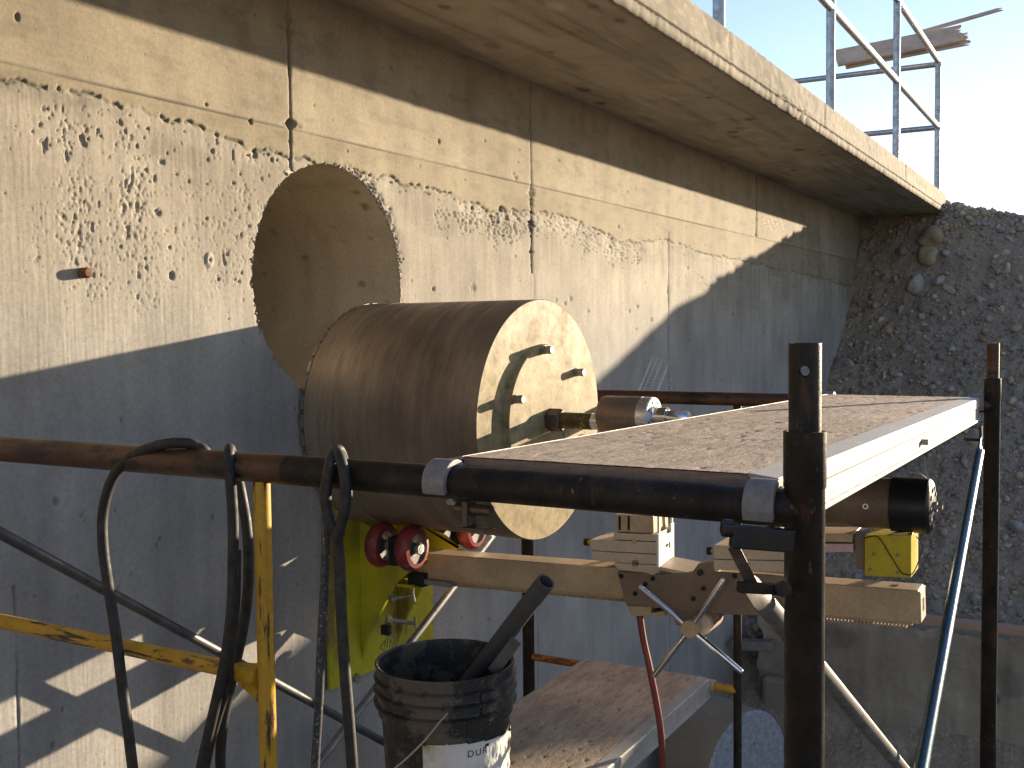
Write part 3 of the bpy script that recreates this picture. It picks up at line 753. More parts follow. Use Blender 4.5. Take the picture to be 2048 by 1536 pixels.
a1 = onX(1500, 1365, 6.1); m = MB(); m.box((6.30, 1.60, 0), (6.55, 1.85, a1.z-.02))
tag(m.build('concrete_lump', M['block'], bevel=.03), 'grey concrete lump in the gap beside the footing wall', 'concrete block')
# the drilled-out core lying on the ground
cc = at(1447, 1527, 5.45)
m = MB(); R_ = .335; pr = [(.30,.0001),(.30,R_),(.27,R_)]+[(t,R_) for t in np.linspace(.25,.02,8)]+[(.006,R_-.002),(0,R_-.008),(0,R_*.5),(0,.0001)]
ct = thing('concrete_core', 'drilled-out round concrete core lying on the ground, bluish speckled face', 'concrete core', (cc.x, cc.y-.13, 0))
cc.y -= .13
m.lathe((cc.x, cc.y, R_), (0,1,0), pr[:-3], 72); m.build('core_side', M['coreside'], ct)
nR, nT_ = 60, 200
rr2, tt2 = np.meshgrid(np.linspace(.002, R_, nR), np.linspace(0, 2*math.pi, nT_), indexing='ij')
fx, fz = rr2*np.cos(tt2), rr2*np.sin(tt2)
hh2 = (fbm(fx/.02+50, fz/.02+50, 3, 160)-.5)*.006 + .007*sstep(R_-.012, R_, rr2)
quads_mesh('core_face', np.stack([fx, hh2, R_+fz], -1), np.ones((nR-1, nT_-1), bool), M['core'], None, ct)
ct.rotation_euler.z = math.radians(-20)

# ------------------------------------------------------------------ scaffold frames
FX0, FX1 = 1.135, 3.27
PY = onX(1609, 1100, FX0).y; PY1 = onX(1981, 1100, FX1).y
ZR = EYE-.2; OW = 1.52
def pz(px, py, X): return onX(px, py, X).z
near = thing('steel_scaffold', 'near black scaffold frame with top pipe across the picture and chipped yellow inner leg', 'scaffold frame', (FX0, PY, 0), 'scaffold frames')
zs_ = pz(1609, 862, FX0); zp = pz(1601, 686, FX0)
def leg(par, X, Y, ztop, mat):
    m = MB(); m.lathe((X, Y, 0), (0,0,1), [(0.01,.0215),(ztop-.062,.0215),(ztop-.060,.0228),(ztop,.0228),(ztop,.0188),(ztop-.03,.0188)], 32)
    return m.build('post', mat, par)
def pin(par, X, Y, z0, z1, r=.0172):
    # coupling pin with a real cross hole
    seg = 48; m = MB(); hz = z1-.030; hr_ = .0058
    bm = bmesh.new()
    bmesh.ops.create_cone(bm, cap_ends=True, segments=seg, radius1=r, radius2=r, depth=z1-z0, matrix=Matrix.Translation((X, Y, (z0+z1)/2)))
    me = bpy.data.meshes.new('coupling_pin'); bmesh.ops.translate(bm, vec=-par.location, verts=bm.verts); bm.to_mesh(me); bm.free()
    o = bpy.data.objects.new('coupling_pin', me); COL.objects.link(o); o.parent = par; me.materials.append(M['rustpipe'])
    return o, hz, hr_
lp = leg(near, FX0, PY, zs_, M['rustpipe']); leg(near, FX0, PY+OW, zs_, M['rustpipe'])
# pin tube: outer wall with hole made from a grid
def holed_tube(X, Y, z0, z1, r, holes, par):
    nA, nZ = 96, 90
    zz = np.linspace(z0, z1, nZ); an = np.linspace(0, 2*math.pi, nA, endpoint=True)
    A, Z = np.meshgrid(an, zz, indexing='ij')
    keep = np.ones((nA-1, nZ-1), bool); A2 = A.copy(); Z2 = Z.copy()
    for ha, hz, hr_ in holes:
        for rep in (-2*math.pi, 0, 2*math.pi):
            dx = (A-(ha+rep))*r; dz = Z-hz; d = np.hypot(dx, dz)
            snap = (d < hr_) & (d > hr_-.0016)
            f = np.where(snap, hr_/np.maximum(d, 1e-9), 1)
            A2 = np.where(snap, (ha+rep)+dx*f/r, A2); Z2 = np.where(snap, hz+dz*f, Z2)
            ins = d <= hr_-.0016
            keep &= ~(ins[:-1,:-1] | ins[1:,:-1] | ins[1:,1:] | ins[:-1,1:])
    V = np.stack([X+r*np.cos(A2), Y+r*np.sin(A2), Z2], -1) - np.array(par.location)
    o = quads_mesh('coupling_pin', V, keep, M['rustpipe'], None, par)
    so_ = o.modifiers.new('wall', 'SOLIDIFY'); so_.thickness = .003; so_.offset = -1
    return o
ca = math.atan2(-PY, -FX0)-.02
holed_tube(FX0, PY, zs_-.03, zp, .0172, [(ca, pz(1597,742,FX0), .0062), (ca+math.pi, pz(1597,742,FX0)+.0005, .0062)], near)
m = MB(); m.tube([(FX0, PY+OW, zs_-.03), (FX0, PY+OW, zp)], .0172, 24); m.build('coupling_pin', M['rustpipe'], near)
# top rail: brown rust away from the post, black near it
m = MB(); m.tube([(FX0, PY, ZR), (FX0, PY+.73, ZR+.001)], .0215, 28); m.build('top_rail', M['rustpipe'], near)
m = MB(); m.tube([(FX0, PY+.73, ZR+.001), (FX0, PY+OW, ZR)], .0215, 28); m.build('top_rail', M['rustrail'], near)
YL = onX(529, 1200, FX0).y
m = MB(); m.tube([(FX0, YL, ZR-.018), (FX0, YL, ZR-.05), (FX0, YL, .3)], .0127, 20); m.build('inner_leg', M['yellow'], near)
zr2 = pz(515, 1352, FX0)
m = MB(); m.tube([(FX0, YL+.01, zr2), (FX0, YL+.06, zr2+.002), (FX0, PY+OW, zr2+.004)], .0127, 20, rfn=lambda t: .0127+.006*max(0, 1-t*14)); m.build('rung', M['yellowh'], near)
m = MB(); m.tube([(FX0, YL, zr2-.5), (FX0, PY+OW, zr2-.5)], .0127, 16); m.build('rung', M['yellowh'], near)
m = MB(); m.tube([(FX0, PY, .35), (FX0, PY+OW, .35)], .0127, 16); m.build('rung', M['yellowh'], near)
# gusset at the rung joint
m = MB(); m.prism([(FX0-.003, YL+.005, zr2+.010), (FX0-.003, YL+.07, zr2-.008), (FX0-.003, YL+.005, zr2-.045)], (.006,0,0)); m.build('gusset', M['yellow'], near, bevel=.001)
for yy in (PY, PY+OW):
    m = MB(); m.box((FX0-.06, yy-.06, 0), (FX0+.06, yy+.06, .008)); m.build('base_plate', M['rustpipe'], near, bevel=.001)
# bracket bar, locking pin and link strip at the near post
b0 = at(1462, 1072, 1.10); b1 = at(1585, 1082, 1.105)
m = MB(); m.bar(b0, b1, .014, .024); m.lathe(b0+Vector((0.0,.002,.008)), (b0-b1), [(-.004,.0001),(-.004,.010),(.008,.010),(.008,.0001)], 6, smooth=False)
m.build('lock_bracket', M['black'], near, bevel=.002)
b0 = at(1476, 1174, 1.10); b1 = at(1580, 1180, 1.11)
m = MB(); m.bar(b0, b1, .010, .011); m.lathe(at(1566,1178,1.10), at(1566,1178,1.0)-at(1566,1178,1.1), [(-.006,.0001),(-.006,.0085),(.004,.0085),(.004,.0001)], 10, smooth=False)
m.build('lock_pin', M['rustpipe'], near, bevel=.001)
m = MB(); m.bar(at(1466, 1092, 1.115), at(1506, 1172, 1.115), .012, .003, up=fw*-1)
m.build('lock_link', M['rustrail'], near, bevel=.0008)

far = thing('steel_scaffold', 'far black scaffold frame behind the raised platform in front of the gravel bank', 'scaffold frame', (FX1, PY1, 0), 'scaffold frames')
zs1 = pz(1981, 756, FX1); zp1 = pz(1981, 686, FX1); ZR1 = pz(1500, 799, FX1)
leg(far, FX1, PY1, zs1, M['rustpipe']); leg(far, FX1, PY1+OW, zs1-.1, M['rustpipe'])
m = MB(); m.tube([(FX1, PY1, zs1-.03), (FX1, PY1, zp1)], .0172, 24); m.build('coupling_pin', M['rustrail'], far)
m = MB(); m.tube([(FX1, PY1, ZR1), (FX1, PY1+OW, ZR1)], .0215, 24); m.build('top_rail', M['rustrail'], far)
YI = onX(1475, 1300, FX1).y
m = MB(); m.tube([(FX1, YI, ZR1), (FX1, YI, .3)], .0135, 16); m.build('inner_leg', M['rustpipe'], far)
zr3 = pz(1300, 1352, FX1)
m = MB(); m.tube([(FX1, YI, zr3), (FX1, PY1+OW, zr3)], .0127, 16); m.build('rung', M['orange'], far)
m = MB(); m.tube([(FX1, YI, zr3), (FX1, YI+.16, zr3)], .0134, 16); m.build('rung_sleeve', M['yellow'], far)
m = MB(); m.tube([(FX1, PY1, .35), (FX1, PY1+OW, .35)], .0127, 16); m.build('rung', M['orange'], far)
for yy in (PY1, PY1+OW):
    m = MB(); m.box((FX1-.06, yy-.06, 0), (FX1+.06, yy+.06, .008)); m.build('base_plate', M['rustpipe'], far, bevel=.001)
m = MB(); m.bar(at(1930, 878, 2.93), at(1966, 880, 2.93), .02, .008); m.bar(at(1961, 853, 2.92), at(1962, 885, 2.92), .008, .008, up=Vector((1,0,0)))
m.build('lock_pin', M['rustrail'], far, bevel=.001)

# ------------------------------------------------------------------ cross braces (flattened ends)
def brace(label, a, b, mat, r=.0127, group='scaffold cross braces'):
    a = Vector(a); b = Vector(b); L = (b-a).length
    t = thing('cross_brace', label, 'brace', ((a+b)/2), group)
    d = (b-a).normalized()
    m = MB(); m.tube([a+d*.07, b-d*.07], r, 20); m.build('tube', mat, t)
    for p, s in ((a, 1), (b, -1)):
        m = MB(); q = p+d*s*.075
        side = d.cross(Vector((0,1,0))).normalized()
        seg = 10; ring = []
        for i, (u_, wy_, wz_) in enumerate([(-.012, .002, .012), (.03, .002, .017), (.055, .006, .016), (.085, r, r)]):
            c = p+d*s*u_
            for k in range(seg):
                an = 2*math.pi*k/seg; ring.append(c + Vector((0,1,0))*math.cos(an)*wy_ + side*math.sin(an)*wz_)
        fs = [(i*seg+k, i*seg+(k+1) % seg, (i+1)*seg+(k+1) % seg, (i+1)*seg+k) for i in range(3) for k in range(seg)]
        m.add(ring, fs, True); m.f.append(list(range(seg))); m.sm.append(False)
        m.build('flattened_end', mat, t)
    return t
A1 = at(1497, 1168, 1.13); B1 = at(1790, 1520, 1.95)
brace('pale dusty brace dropping from the near black post to the lower right', A1, A1+(B1-A1)*2.3, M['brace'])
A2 = at(1963, 880, 2.92); B2 = at(1843, 1536, 1.90)
brace('shiny blue grey brace slanting down left of the far black post', A2, A2+(B2-A2)*1.75, M['tealbrace'])
YB = 1.93
A3 = onY(-75, 1025, YB); B3 = onY(790, 1496, YB)
brace('dark brace crossing the lower left in front of the wall', A3, A3+(B3-A3)*1.12, M['darkbrace'], .0118)
A4 = onY(1000, 1052, 1.83); B4 = onY(610, 1562, 1.83)
brace('thin pale brace rising from behind the bucket towards the drill barrel', A4, A4+(B4-A4)*1.35, M['brace'], .0115)

# ------------------------------------------------------------------ platforms
def platform(label, X0, X1, Y0, Y1, h0, h1, hooks_r, deckmat=None):
    t = thing('scaffold_platform', label, 'platform', ((X0+X1)/2, (Y0+Y1)/2, EYE+min(h0, h1)-.07), 'aluminium scaffold platforms')
    def P_(X, Y, dz): f = (X-X0)/(X1-X0); return Vector((X, Y, EYE+h0+(h1-h0)*f+dz))
    # plywood sheet as a fine grid so that the wear is relief
    nx, ny = 260, 60
    xa = np.linspace(X0+.012, X1-.012, nx); ya = np.linspace(Y0+.034, Y1-.02, ny)
    A, B = np.meshgrid(xa, ya, indexing='ij')
    Zp = EYE+h0+(h1-h0)*(A-X0)/(X1-X0) + (fbm(A/.05, B/.012, 3, 130)-.5)*.0012 - .0035*sstep(.80, .85, fbm(A/.03, B/.008, 2, 131))
    loc = np.array(t.location)
    quads_mesh('plywood_deck', np.stack([A, B, Zp], -1)-loc, np.ones((nx-1, ny-1), bool), M['ply'], None, t)
    m = MB()
    m.prism([P_(X0+.012, Y0+.034, -.0015), P_(X1-.012, Y0+.034, -.0015), P_(X1-.012, Y0+.034, -.018), P_(X0+.012, Y0+.034, -.018)], (0, Y1-Y0-.054, 0))
    m.build('plywood_edge', M['plyedge'], t)
    for s_, yo in ((1, Y0), (-1, Y1)):
        m = MB()   # extruded side rail: top flange, web, bottom flange
        prof = [(0,-.003),(.034,.001),(.034,-.004),(.006,-.007),(.004,-.060),(.018,-.062),(.018,-.066),(-.006,-.066),(-.006,-.060),(-.001,-.058),(-.001,-.030),(-.003,-.027),(-.003,-.006)]
        if s_ == -1: prof = [(a*.6 if a > .01 else a, b) for a, b in prof]
        a = [P_(X0+.008, yo+s_*y, z) for y, z in prof]; b = [P_(X1-.008, yo+s_*y, z) for y, z in prof]
        n = len(a); m.add(a+b, [list(range(n)), list(range(2*n-1, n-1, -1))]+[(i, (i+1) % n, (i+1) % n+n, i+n) for i in range(n)])
        m.build('side_rail', M['alu'], t, bevel=.0006)
    for xe_ in (X0+.012, X1-.03):
        m = MB(); a = P_(xe_, Y0+.006, -.055); m.prism([a, a+Vector((.018,0,0)), a+Vector((.018,0,.036)), a+Vector((0,0,.036))], (0, Y1-Y0-.012, 0))
        m.build('end_rail', M['alugrey'], t, bevel=.001)
    for (X, s) in ((X0, -1), (X1, 1)):
        rx, rz = (FX0, ZR) if s < 0 and h0 > -.6 else ((FX1, ZR1) if h0 > -.6 else ((FX0, EYE+h0-.02), (FX1, zr3))[s > 0])
        R0 = .0222 if h0 > -.6 else .0135
        for yy in (Y0+.005, Y1-.015):
            m = MB(); th = .0085; seg = 22; wd = .034
            angs = [math.radians(205 - 235*i/seg) for i in range(seg+1)]     # from the outer side over the top to the inner side
            if s > 0: angs = [math.pi-a for a in angs]
            inn = [Vector((rx+R0*math.cos(a), yy-wd/2, rz+R0*math.sin(a))) for a in angs]
            out = [Vector((rx+(R0+th)*math.cos(a), yy-wd/2, rz+(R0+th)*math.sin(a))) for a in angs]
            w_ = Vector((0, wd, 0)); vs = inn+out+[p+w_ for p in inn]+[p+w_ for p in out]; n = seg+1; fs = []
            for i in range(seg):
                fs += [(i, i+1, n+i+1, n+i), (2*n+i, 3*n+i, 3*n+i+1, 2*n+i+1), (n+i, n+i+1, 3*n+i+1, 3*n+i), (i, 2*n+i, 2*n+i+1, i+1)]
            fs += [(0, n, 3*n, 2*n), (seg, 2*n+seg, 3*n+seg, n+seg)]
            m.add(vs, fs, False); m.box((min(rx, rx-s*.05), yy-.012, rz-.03), (max(rx, rx-s*.05)-0, yy+.012, rz-R0-.001)) if False else None
            m.build('hook', M['alugrey'] if h0 > -.6 else M['alu'], t, bevel=.0015)
    return t
DY0 = onX(1517, 1000, FX0).y; DY1 = onX(884, 960, FX0).y
up = platform('upper aluminium scaffold platform with worn plywood deck, sunlit, at eye level', FX0+.026, FX1-.026, DY0-.012, DY1+.01, -.170, -.214, 0)
lo_ = platform('lower scaffold platform with stained plywood deck, bucket standing on it', FX0+.018, FX1-.018, 1.125, 1.575, -1.145, -1.150, 0)
# windlock clamp under the rail, rivet heads and bolt on the side rail
m = MB(); c = onX(938, 1018, FX0+.02)
m.tube([c+Vector((0,.02,0)), c+Vector((0,-.035,0))], .0075, 14); m.box((c.x-.012, c.y-.004, c.z-.022), (c.x+.012, c.y+.004, c.z+.012)); m.box((c.x-.014, c.y-.032, c.z-.026), (c.x+.014, c.y+.010, c.z-.022))
m.build('wind_lock', M['drumhub'], up, bevel=.001)
m = MB(); c = onY(1843, 884, DY0-.013); m.lathe((c.x, DY0-.010, c.z), (0,-1,0), [(0,.0001),(0,.010),(.003,.010),(.003,.006),(.016,.006),(.016,.0001)], 12)
m.build('side_bolt', M['bolt'], up)
m = MB()
wp = [onY(1828, 935, DY0), onY(1850, 940, DY0-.005)+Vector((0,0,-.01)), onY(1850, 915, DY0-.008)]
wp = [at(1815, 944, 2.2), at(1840, 948, 2.2), at(1856, 958, 2.2), at(1851, 940, 2.2), at(1849, 915, 2.2)]
m.tube(wp, .0012, 6, sub=5); tag(m.build('loose_wire', M['alu']), 'loop of thin bright wire hanging under the platform side rail', 'wire')

# ------------------------------------------------------------------ drill barrel
DX, DZ, DR = 2.70, EYE-.267, .347
YF, YBk = 1.425, 2.035
TURN = math.radians(-2.3)        # the barrel sits slightly askew to the wall
PIV = Vector((DX, YBk, 0)); RT = Matrix.Rotation(TURN, 3, 'Z')
XF = lambda v: PIV + RT @ (Vector(v)-PIV)
bar = thing('core_barrel', 'huge steel diamond core barrel with round end plate, between wall and platform', 'core barrel', (DX, YF, DZ-DR))
m = MB(); pr = [(YBk,.333),(YF+.02,.333),(YF+.02,.345),(YF+.004,.349),(YF+.004,DR)]
pr = [(YF+.0, DR-.0015), (YF+.0015, DR), (YBk-.12, DR), (YBk-.118, DR+.0008), (YBk-.02, DR+.0008), (YBk-.018, DR-.0005), (YBk, DR-.0005), (YBk, DR-.008), (YF+.03, DR-.008)]
m.lathe((DX, 0, DZ), (0,1,0), pr, 160); m.build('barrel_tube', M['drum'], bar)
m = MB(); m.lathe((DX, 0, DZ), (0,1,0), [(YBk-.105,DR+.0004),(YBk-.104,DR+.0018),(YBk-.004,DR+.0018),(YBk-.003,DR)], 160); m.build('bounce_lit_band', M['bounceband'], bar)  # pale band paints the wall's bounce light on the back of the barrel
m = MB(); m.lathe((DX, 0, DZ), (0,1,0), [(YF+.03,DR-.009),(YF+.0005,DR-.004),(YF,DR-.0018),(YF,.22),(YF,.0001)], 160); m.build('end_plate', M['disc'], bar)
m = MB(); m.lathe((DX, 0, DZ), (0,1,0), [(YF+.001,.2185),(YF-.020,.2185),(YF-.0215,.217),(YF-.0215,.05),(YF-.0215,.0001)], 128); m.build('inner_plate', M['disc'], bar)
NS = 40; seg_me = None
for k in range(NS):
    a = 2*math.pi*k/NS; L = .038
    m = MB(); pts = []
    for r_ in (DR-.010, DR+.0025):
        for t in (-.5, 0, .5):
            aa_ = a+t*L/DR; pts.append(Vector((DX+r_*math.cos(aa_), YBk, DZ+r_*math.sin(aa_))))
    poly = pts[0:3]+pts[5:2:-1]
    m.prism(poly, (0,.011,0)); m.build('cutting_segment', M['bolt'], bar)
for a in (39.5, 99.5, 159.5, 219.5, 279.5, 339.5):
    a = math.radians(a); c = Vector((DX + .205*math.cos(a), YF-.0215, DZ+.205*math.sin(a)))
    m = MB(); m.lathe(c, (0,-1,0), [(0,.0001),(0,.0125),(.010,.0125),(.010,.0115),(.028,.0115),(.030,.010),(.030,.0001)], 18)
    m.build('bolt', M['bolt'], bar)
def projx(p):
    d = Vector(p)-O; return 1024+F*d.dot(cR)/d.dot(fw)
def ay(px):
    lo, hi = .3, 2.0
    for _ in range(40):
        mid = (lo+hi)/2
        if projx(XF((DX, mid, DZ))) > px: lo = mid
        else: hi = mid
    return lo
def axpart(name, mat, prof, seg=48, par=None, sm=True, phase=0, dz=0):
    m = MB(); m.lathe((DX, 0, DZ+AXO), (0,-1,0), [(-y, r) for y, r in prof], seg, smooth=sm, phase=phase)
    return m.build(name, mat, par, sharp=30)
AXO = 0
axpart('hub_nut', M['drumhub'], [(YF-.021,.0001),(YF-.021,.033),(ay(1122),.033),(ay(1126),.029),(ay(1126),.0001)], 6, bar, False)
# drill rig
rig = thing('core_drill_rig', 'tan core drill rig with rack beam, carriage, spoked wheel, motor and yellow stand', 'drill rig', (DX, 1.2, EYE-1.05))
axpart('drive_shaft', M['ochre'], [(ay(1124),.0001),(ay(1124),.0235),(ay(1186),.0235),(ay(1186),.0001)], 32, rig)
axpart('shaft_journal', M['silver'], [(ay(1184),.0001),(ay(1184),.0225),(ay(1207),.0225),(ay(1207),.0001)], 32, rig)
y5, y6 = ay(1205), ay(1286); AXO = .020
axpart('collar', M['collar'], [(y5,.0001),(y5,.044),(y5-.006,.0525),(y5-.012,.054),(y6,.054),(y6,.053)], 64, rig)
y7 = ay(1306)
axpart('bearing_ring', M['silver'], [(y6,.0535),(y7,.0535),(y7-.001,.052),(y7-.001,.022)], 64, rig)
axpart('bearing_plate', M['white'], [(y7-.001,.0525),(y7-.004,.0525),(y7-.004,.0001)], 64, rig)
for k in range(8):
    a = k*math.pi/4+.3; m = MB(); m.lathe((DX+.040*math.cos(a), y7-.0035, DZ+AXO+.040*math.sin(a)), (0,-1,0), [(0,.0001),(0,.0035),(.0015,.0035),(.0015,.0001)], 8)
    m.build('plate_screw', M['darkhole'], rig)
y8 = ay(1336)
axpart('step_ring', M['chrome'], [(y7-.003,.031),(y7-.014,.031),(y7-.014,.027),(y8,.027),(y8,.020)], 48, rig)
y9 = ay(1378)
axpart('spindle_tip', M['chrome'], [(y8+.002,.0195),(y9+.006,.0195),(y9,.0165),(y9,.0001)], 48, rig)

XF = None
# beam: sides from the photograph, tilt as measured
BX0 = DX-.040
def bpnt(px, py): return onX(px, py, BX0)
pl_t, pl_b = bpnt(848, 1107), bpnt(848, 1160)
pr_t, pr_b = bpnt(1838, 1181), bpnt(1838, 1250)
dirb = ((pr_t+pr_b)-(pl_t+pl_b)).normalized()
hbm = .083
mid0 = (pl_t+pl_b)/2 - dirb*.10; mid1 = (pr_t+pr_b)/2
m = MB(); m.bar(mid0+Vector((.040,0,0)), mid1+Vector((.040,0,0)), .080, hbm); m.build('beam', M['rig'], rig, bevel=.004)
upb = Vector((0, -dirb.z, dirb.y)); upb = upb if upb.z > 0 else -upb
e0 = mid1+Vector((.040,0,0))
m = MB(); m.bar(e0-dirb*.001, e0+dirb*.004, .074, hbm-.006); m.build('end_cap', M['riglight'], rig, bevel=.002)
m = MB(); m.bar(e0+dirb*.003, e0+dirb*.0052, .018, .030); m.build('end_slot', M['darkhole'], rig)
for s in (.06,):
    c = e0-dirb*s+upb*(hbm/2); m = MB(); m.lathe(c, upb, [(-.001,.0001),(-.001,.009),(.0015,.009),(.0015,.0001)], 12); m.build('beam_plug', M['darkhole'], rig)
# toothed rack under the beam
rk = MB(); pitch = .0088; s0 = mid0+dirb*.13 - upb*(hbm/2); Lr = (mid1-mid0).length-.13-.02
side = Vector((1,0,0)); nT = int(Lr/pitch)
rk.bar(s0+side*.028-upb*.004, s0+side*.028-upb*.004+dirb*Lr, .024, .008)
for k in range(nT):
    c = s0+dirb*(k*pitch+.002)-upb*.0078+side*.028
    w1, w2, hh_ = pitch*.50, pitch*.36, .0085
    base = [c-side*.012-dirb*w1/2, c-side*.012+dirb*w1/2, c-side*.012+dirb*w2/2-upb*hh_, c-side*.012-dirb*w2/2-upb*hh_]
    rk.prism(base, side*.024)
rko = rk.build('rack', M['rig'], rig, kind='stuff')
def plate(name, pts, X, th, mat, par=rig, bevel=.0015):
    m = MB(); m.prism([onX(px, py, X) for px, py in pts], (th, 0, 0)); return m.build(name, mat, par, bevel=bevel)
CXf = BX0-.014
plate('carriage_plate', [(1234,1143),(1330,1148),(1400,1143),(1560,1152),(1605,1158),(1605,1236),(1500,1230),(1440,1228),(1252,1210)], CXf, .013, M['rigdark'])
plate('carriage_plate', [(1234,1143),(1330,1148),(1400,1143),(1605,1156),(1605,1236),(1440,1228),(1252,1210)], BX0+.081, .013, M['rigdark'])
for px, py in ((1243,1152),(1306,1157),(1291,1168),(1271,1187),(1407,1177),(1387,1197),(1470,1152)):
    c = onX(px, py, CXf); m = MB(); m.lathe(c, (-1,0,0), [(0,.0001),(0,.0065),(.004,.0065),(.004,.003),(.001,.003),(.001,.0001)], 14); m.build('cap_screw', M['black'], rig)
plate('lower_shoe', [(1252,1212),(1302,1214),(1302,1226),(1330,1222),(1330,1232),(1262,1232)], CXf-.004, .085, M['rig'])
plate('pinion_block', [(1338,1217),(1412,1222),(1440,1230),(1420,1262),(1352,1250)], CXf+.004, .06, M['rigdark'])
# upper slide: stacked plates carrying the gearbox column
XS = CXf-.004
for i, pts in enumerate([[(1227,1066),(1312,1069),(1312,1083),(1227,1079)],
            [(1181,1079),(1312,1084.5),(1312,1108),(1181,1101)],
            [(1181,1102),(1312,1109.5),(1312,1129),(1230,1125),(1183,1120)]]):
    plate('slide_plate', pts, XS, .125, M['riglight'])
plate('slide_foot', [(1227,1126),(1312,1130.5),(1318,1144),(1306,1151),(1290,1146),(1240,1141),(1229,1133)], XS-.004, .130, M['riglight'], bevel=.003)
plate('slide_post', [(1229,1028),(1306,1032),(1307,1067),(1230,1063)], XS+.004, .11, M['rig'])
for px in (1240, 1258):
    plate('post_slot', [(px-3,1032),(px+1,1032),(px+1,1060),(px-3,1060)], XS+.002, .003, M['darkhole'], bevel=0)
# square emblem on the slide foot
cxy = (1270.5, 1127)
m = MB()
for (ax_, ay_, bx2, by2) in ((-5,-5,5,-5),(5,-5,5,5),(5,5,-5,5),(-5,5,-5,-5),(-2,-2,2,-2),(2,-2,2,2),(2,2,-2,2)):
    m.bar(onX(cxy[0]+ax_, cxy[1]+ay_, XS-.005), onX(cxy[0]+bx2, cxy[1]+by2, XS-.005), .0012, .0016)
m.build('square_emblem', M['black'], rig)
c = onX(1269, 1083, XS); m = MB(); m.box((XS-.002, c.y-.006, c.z-.006), (XS, c.y+.006, c.z+.006)); m.build('small_tag', M['rig'], rig)
# white machined faces on the right-hand side of the slide with two upright studs
yR = onX(1312, 1110, XS).y
m = MB(); z0_, z1_ = onX(1312, 1146, XS).z, onX(1312, 1068, XS).z
m.prism([(XS+.001, yR-.0005, z0_), (XS+.118, yR-.0005, z0_), (XS+.118, yR-.0005, z1_+.012), (XS+.095, yR-.0005, z1_+.012), (XS+.095, yR-.0005, z1_-.012), (XS+.030, yR-.0005, z1_-.012), (XS+.030, yR-.0005, z1_), (XS+.001, yR-.0005, z1_)], (0,-.007,0))
m.build('side_plate', M['white'], rig, bevel=.001)
for dx_ in (.010, .106):
    m = MB(); m.box((XS+dx_, yR-.006, z1_-.01), (XS+dx_+.007, yR, z1_+.060)); m.build('stud', M['white'], rig)
m = MB(); m.box((XS+.055, yR-.0088, z1_-.045), (XS+.070, yR-.0074, z1_-.038)); m.box((XS+.080, yR-.0088, z1_-.052), (XS+.084, yR-.0074, z1_-.036)); m.build('side_slot', M['darkhole'], rig)
m = MB(); ya_, yb_ = onX(1318,1150,XS).y, onX(1400,1148,XS).y; zt_ = onX(1360, 1142, XS).z
m.prism([(XS+.006, ya_, zt_+.004), (XS+.11, ya_, zt_+.012), (XS+.11, yb_, zt_+.002), (XS+.006, yb_, zt_-.006)], (0,0,-.010)); m.build('slide_shelf', M['riglight'], rig, bevel=.001)
# adjusting knobs with yellow washers
for px, py in ((1175, 1084), (1421, 1102)):
    c = onX(px, py, XS+.03); m = MB(); m.lathe(c+Vector((0,.008,0)), (0,-1,0), [(0,.0001),(0,.011),(.010,.011),(.010,.0001)], 14); m.build('knob', M['black'], rig)
    m = MB(); m.lathe(c+Vector((0,-.002,0)), (0,-1,0), [(0,.0001),(0,.006),(.012,.006),(.012,.0001)], 12); m.build('washer', M['boxyellow'], rig)
# rear slide
plate('rear_slide', [(1427,1090),(1575,1096),(1575,1121),(1427,1118)], XS, .12, M['riglight'])
plate('rear_slide', [(1427,1119.5),(1575,1122.5),(1575,1146),(1427,1139)], XS, .12, M['riglight'])
plate('rear_bracket', [(1385,1143),(1396,1128),(1430,1122),(1430,1150),(1405,1152)], XS+.002, .05, M['rigdark'])
c = onX(1401, 1145, XS); m = MB(); m.lathe(c, (-1,0,0), [(0,.0001),(0,.008),(.006,.008),(.006,.0001)], 14); m.build('cap_screw', M['black'], rig)
# hand wheel with four bars
hw = onX(1381, 1257, CXf-.045)
m = MB(); m.lathe(hw+Vector((.0,0,0)), (-1,0,0), [(-.045,.0001),(-.045,.018),(-.012,.018),(-.012,.0235),(.010,.0235),(.012,.022),(.012,.0001)], 40); m.build('wheel_hub', M['rig'], rig)
for (tx, ty) in ((1279,1172),(1449,1158),(1307,1352),(1484,1345)):
    e = onX(tx, ty, CXf-.045); d_ = (e-hw).normalized()
    m = MB(); m.tube([hw+d_*.018, e-d_*.005, e], .0080, 18, rfn=lambda t: .0080 if t < .9 else .0062); m.build('spoke', M['chrome'], rig)
c = onX(1395, 1250, CXf-.01); m = MB(); m.lathe(c+Vector((.10,-.012,.004)), (-1,0,0), [(0,.0001),(0,.026),(.012,.028),(.105,.028),(.105,.0001)], 36); m.build('pinion_housing', M['riglight'], rig)
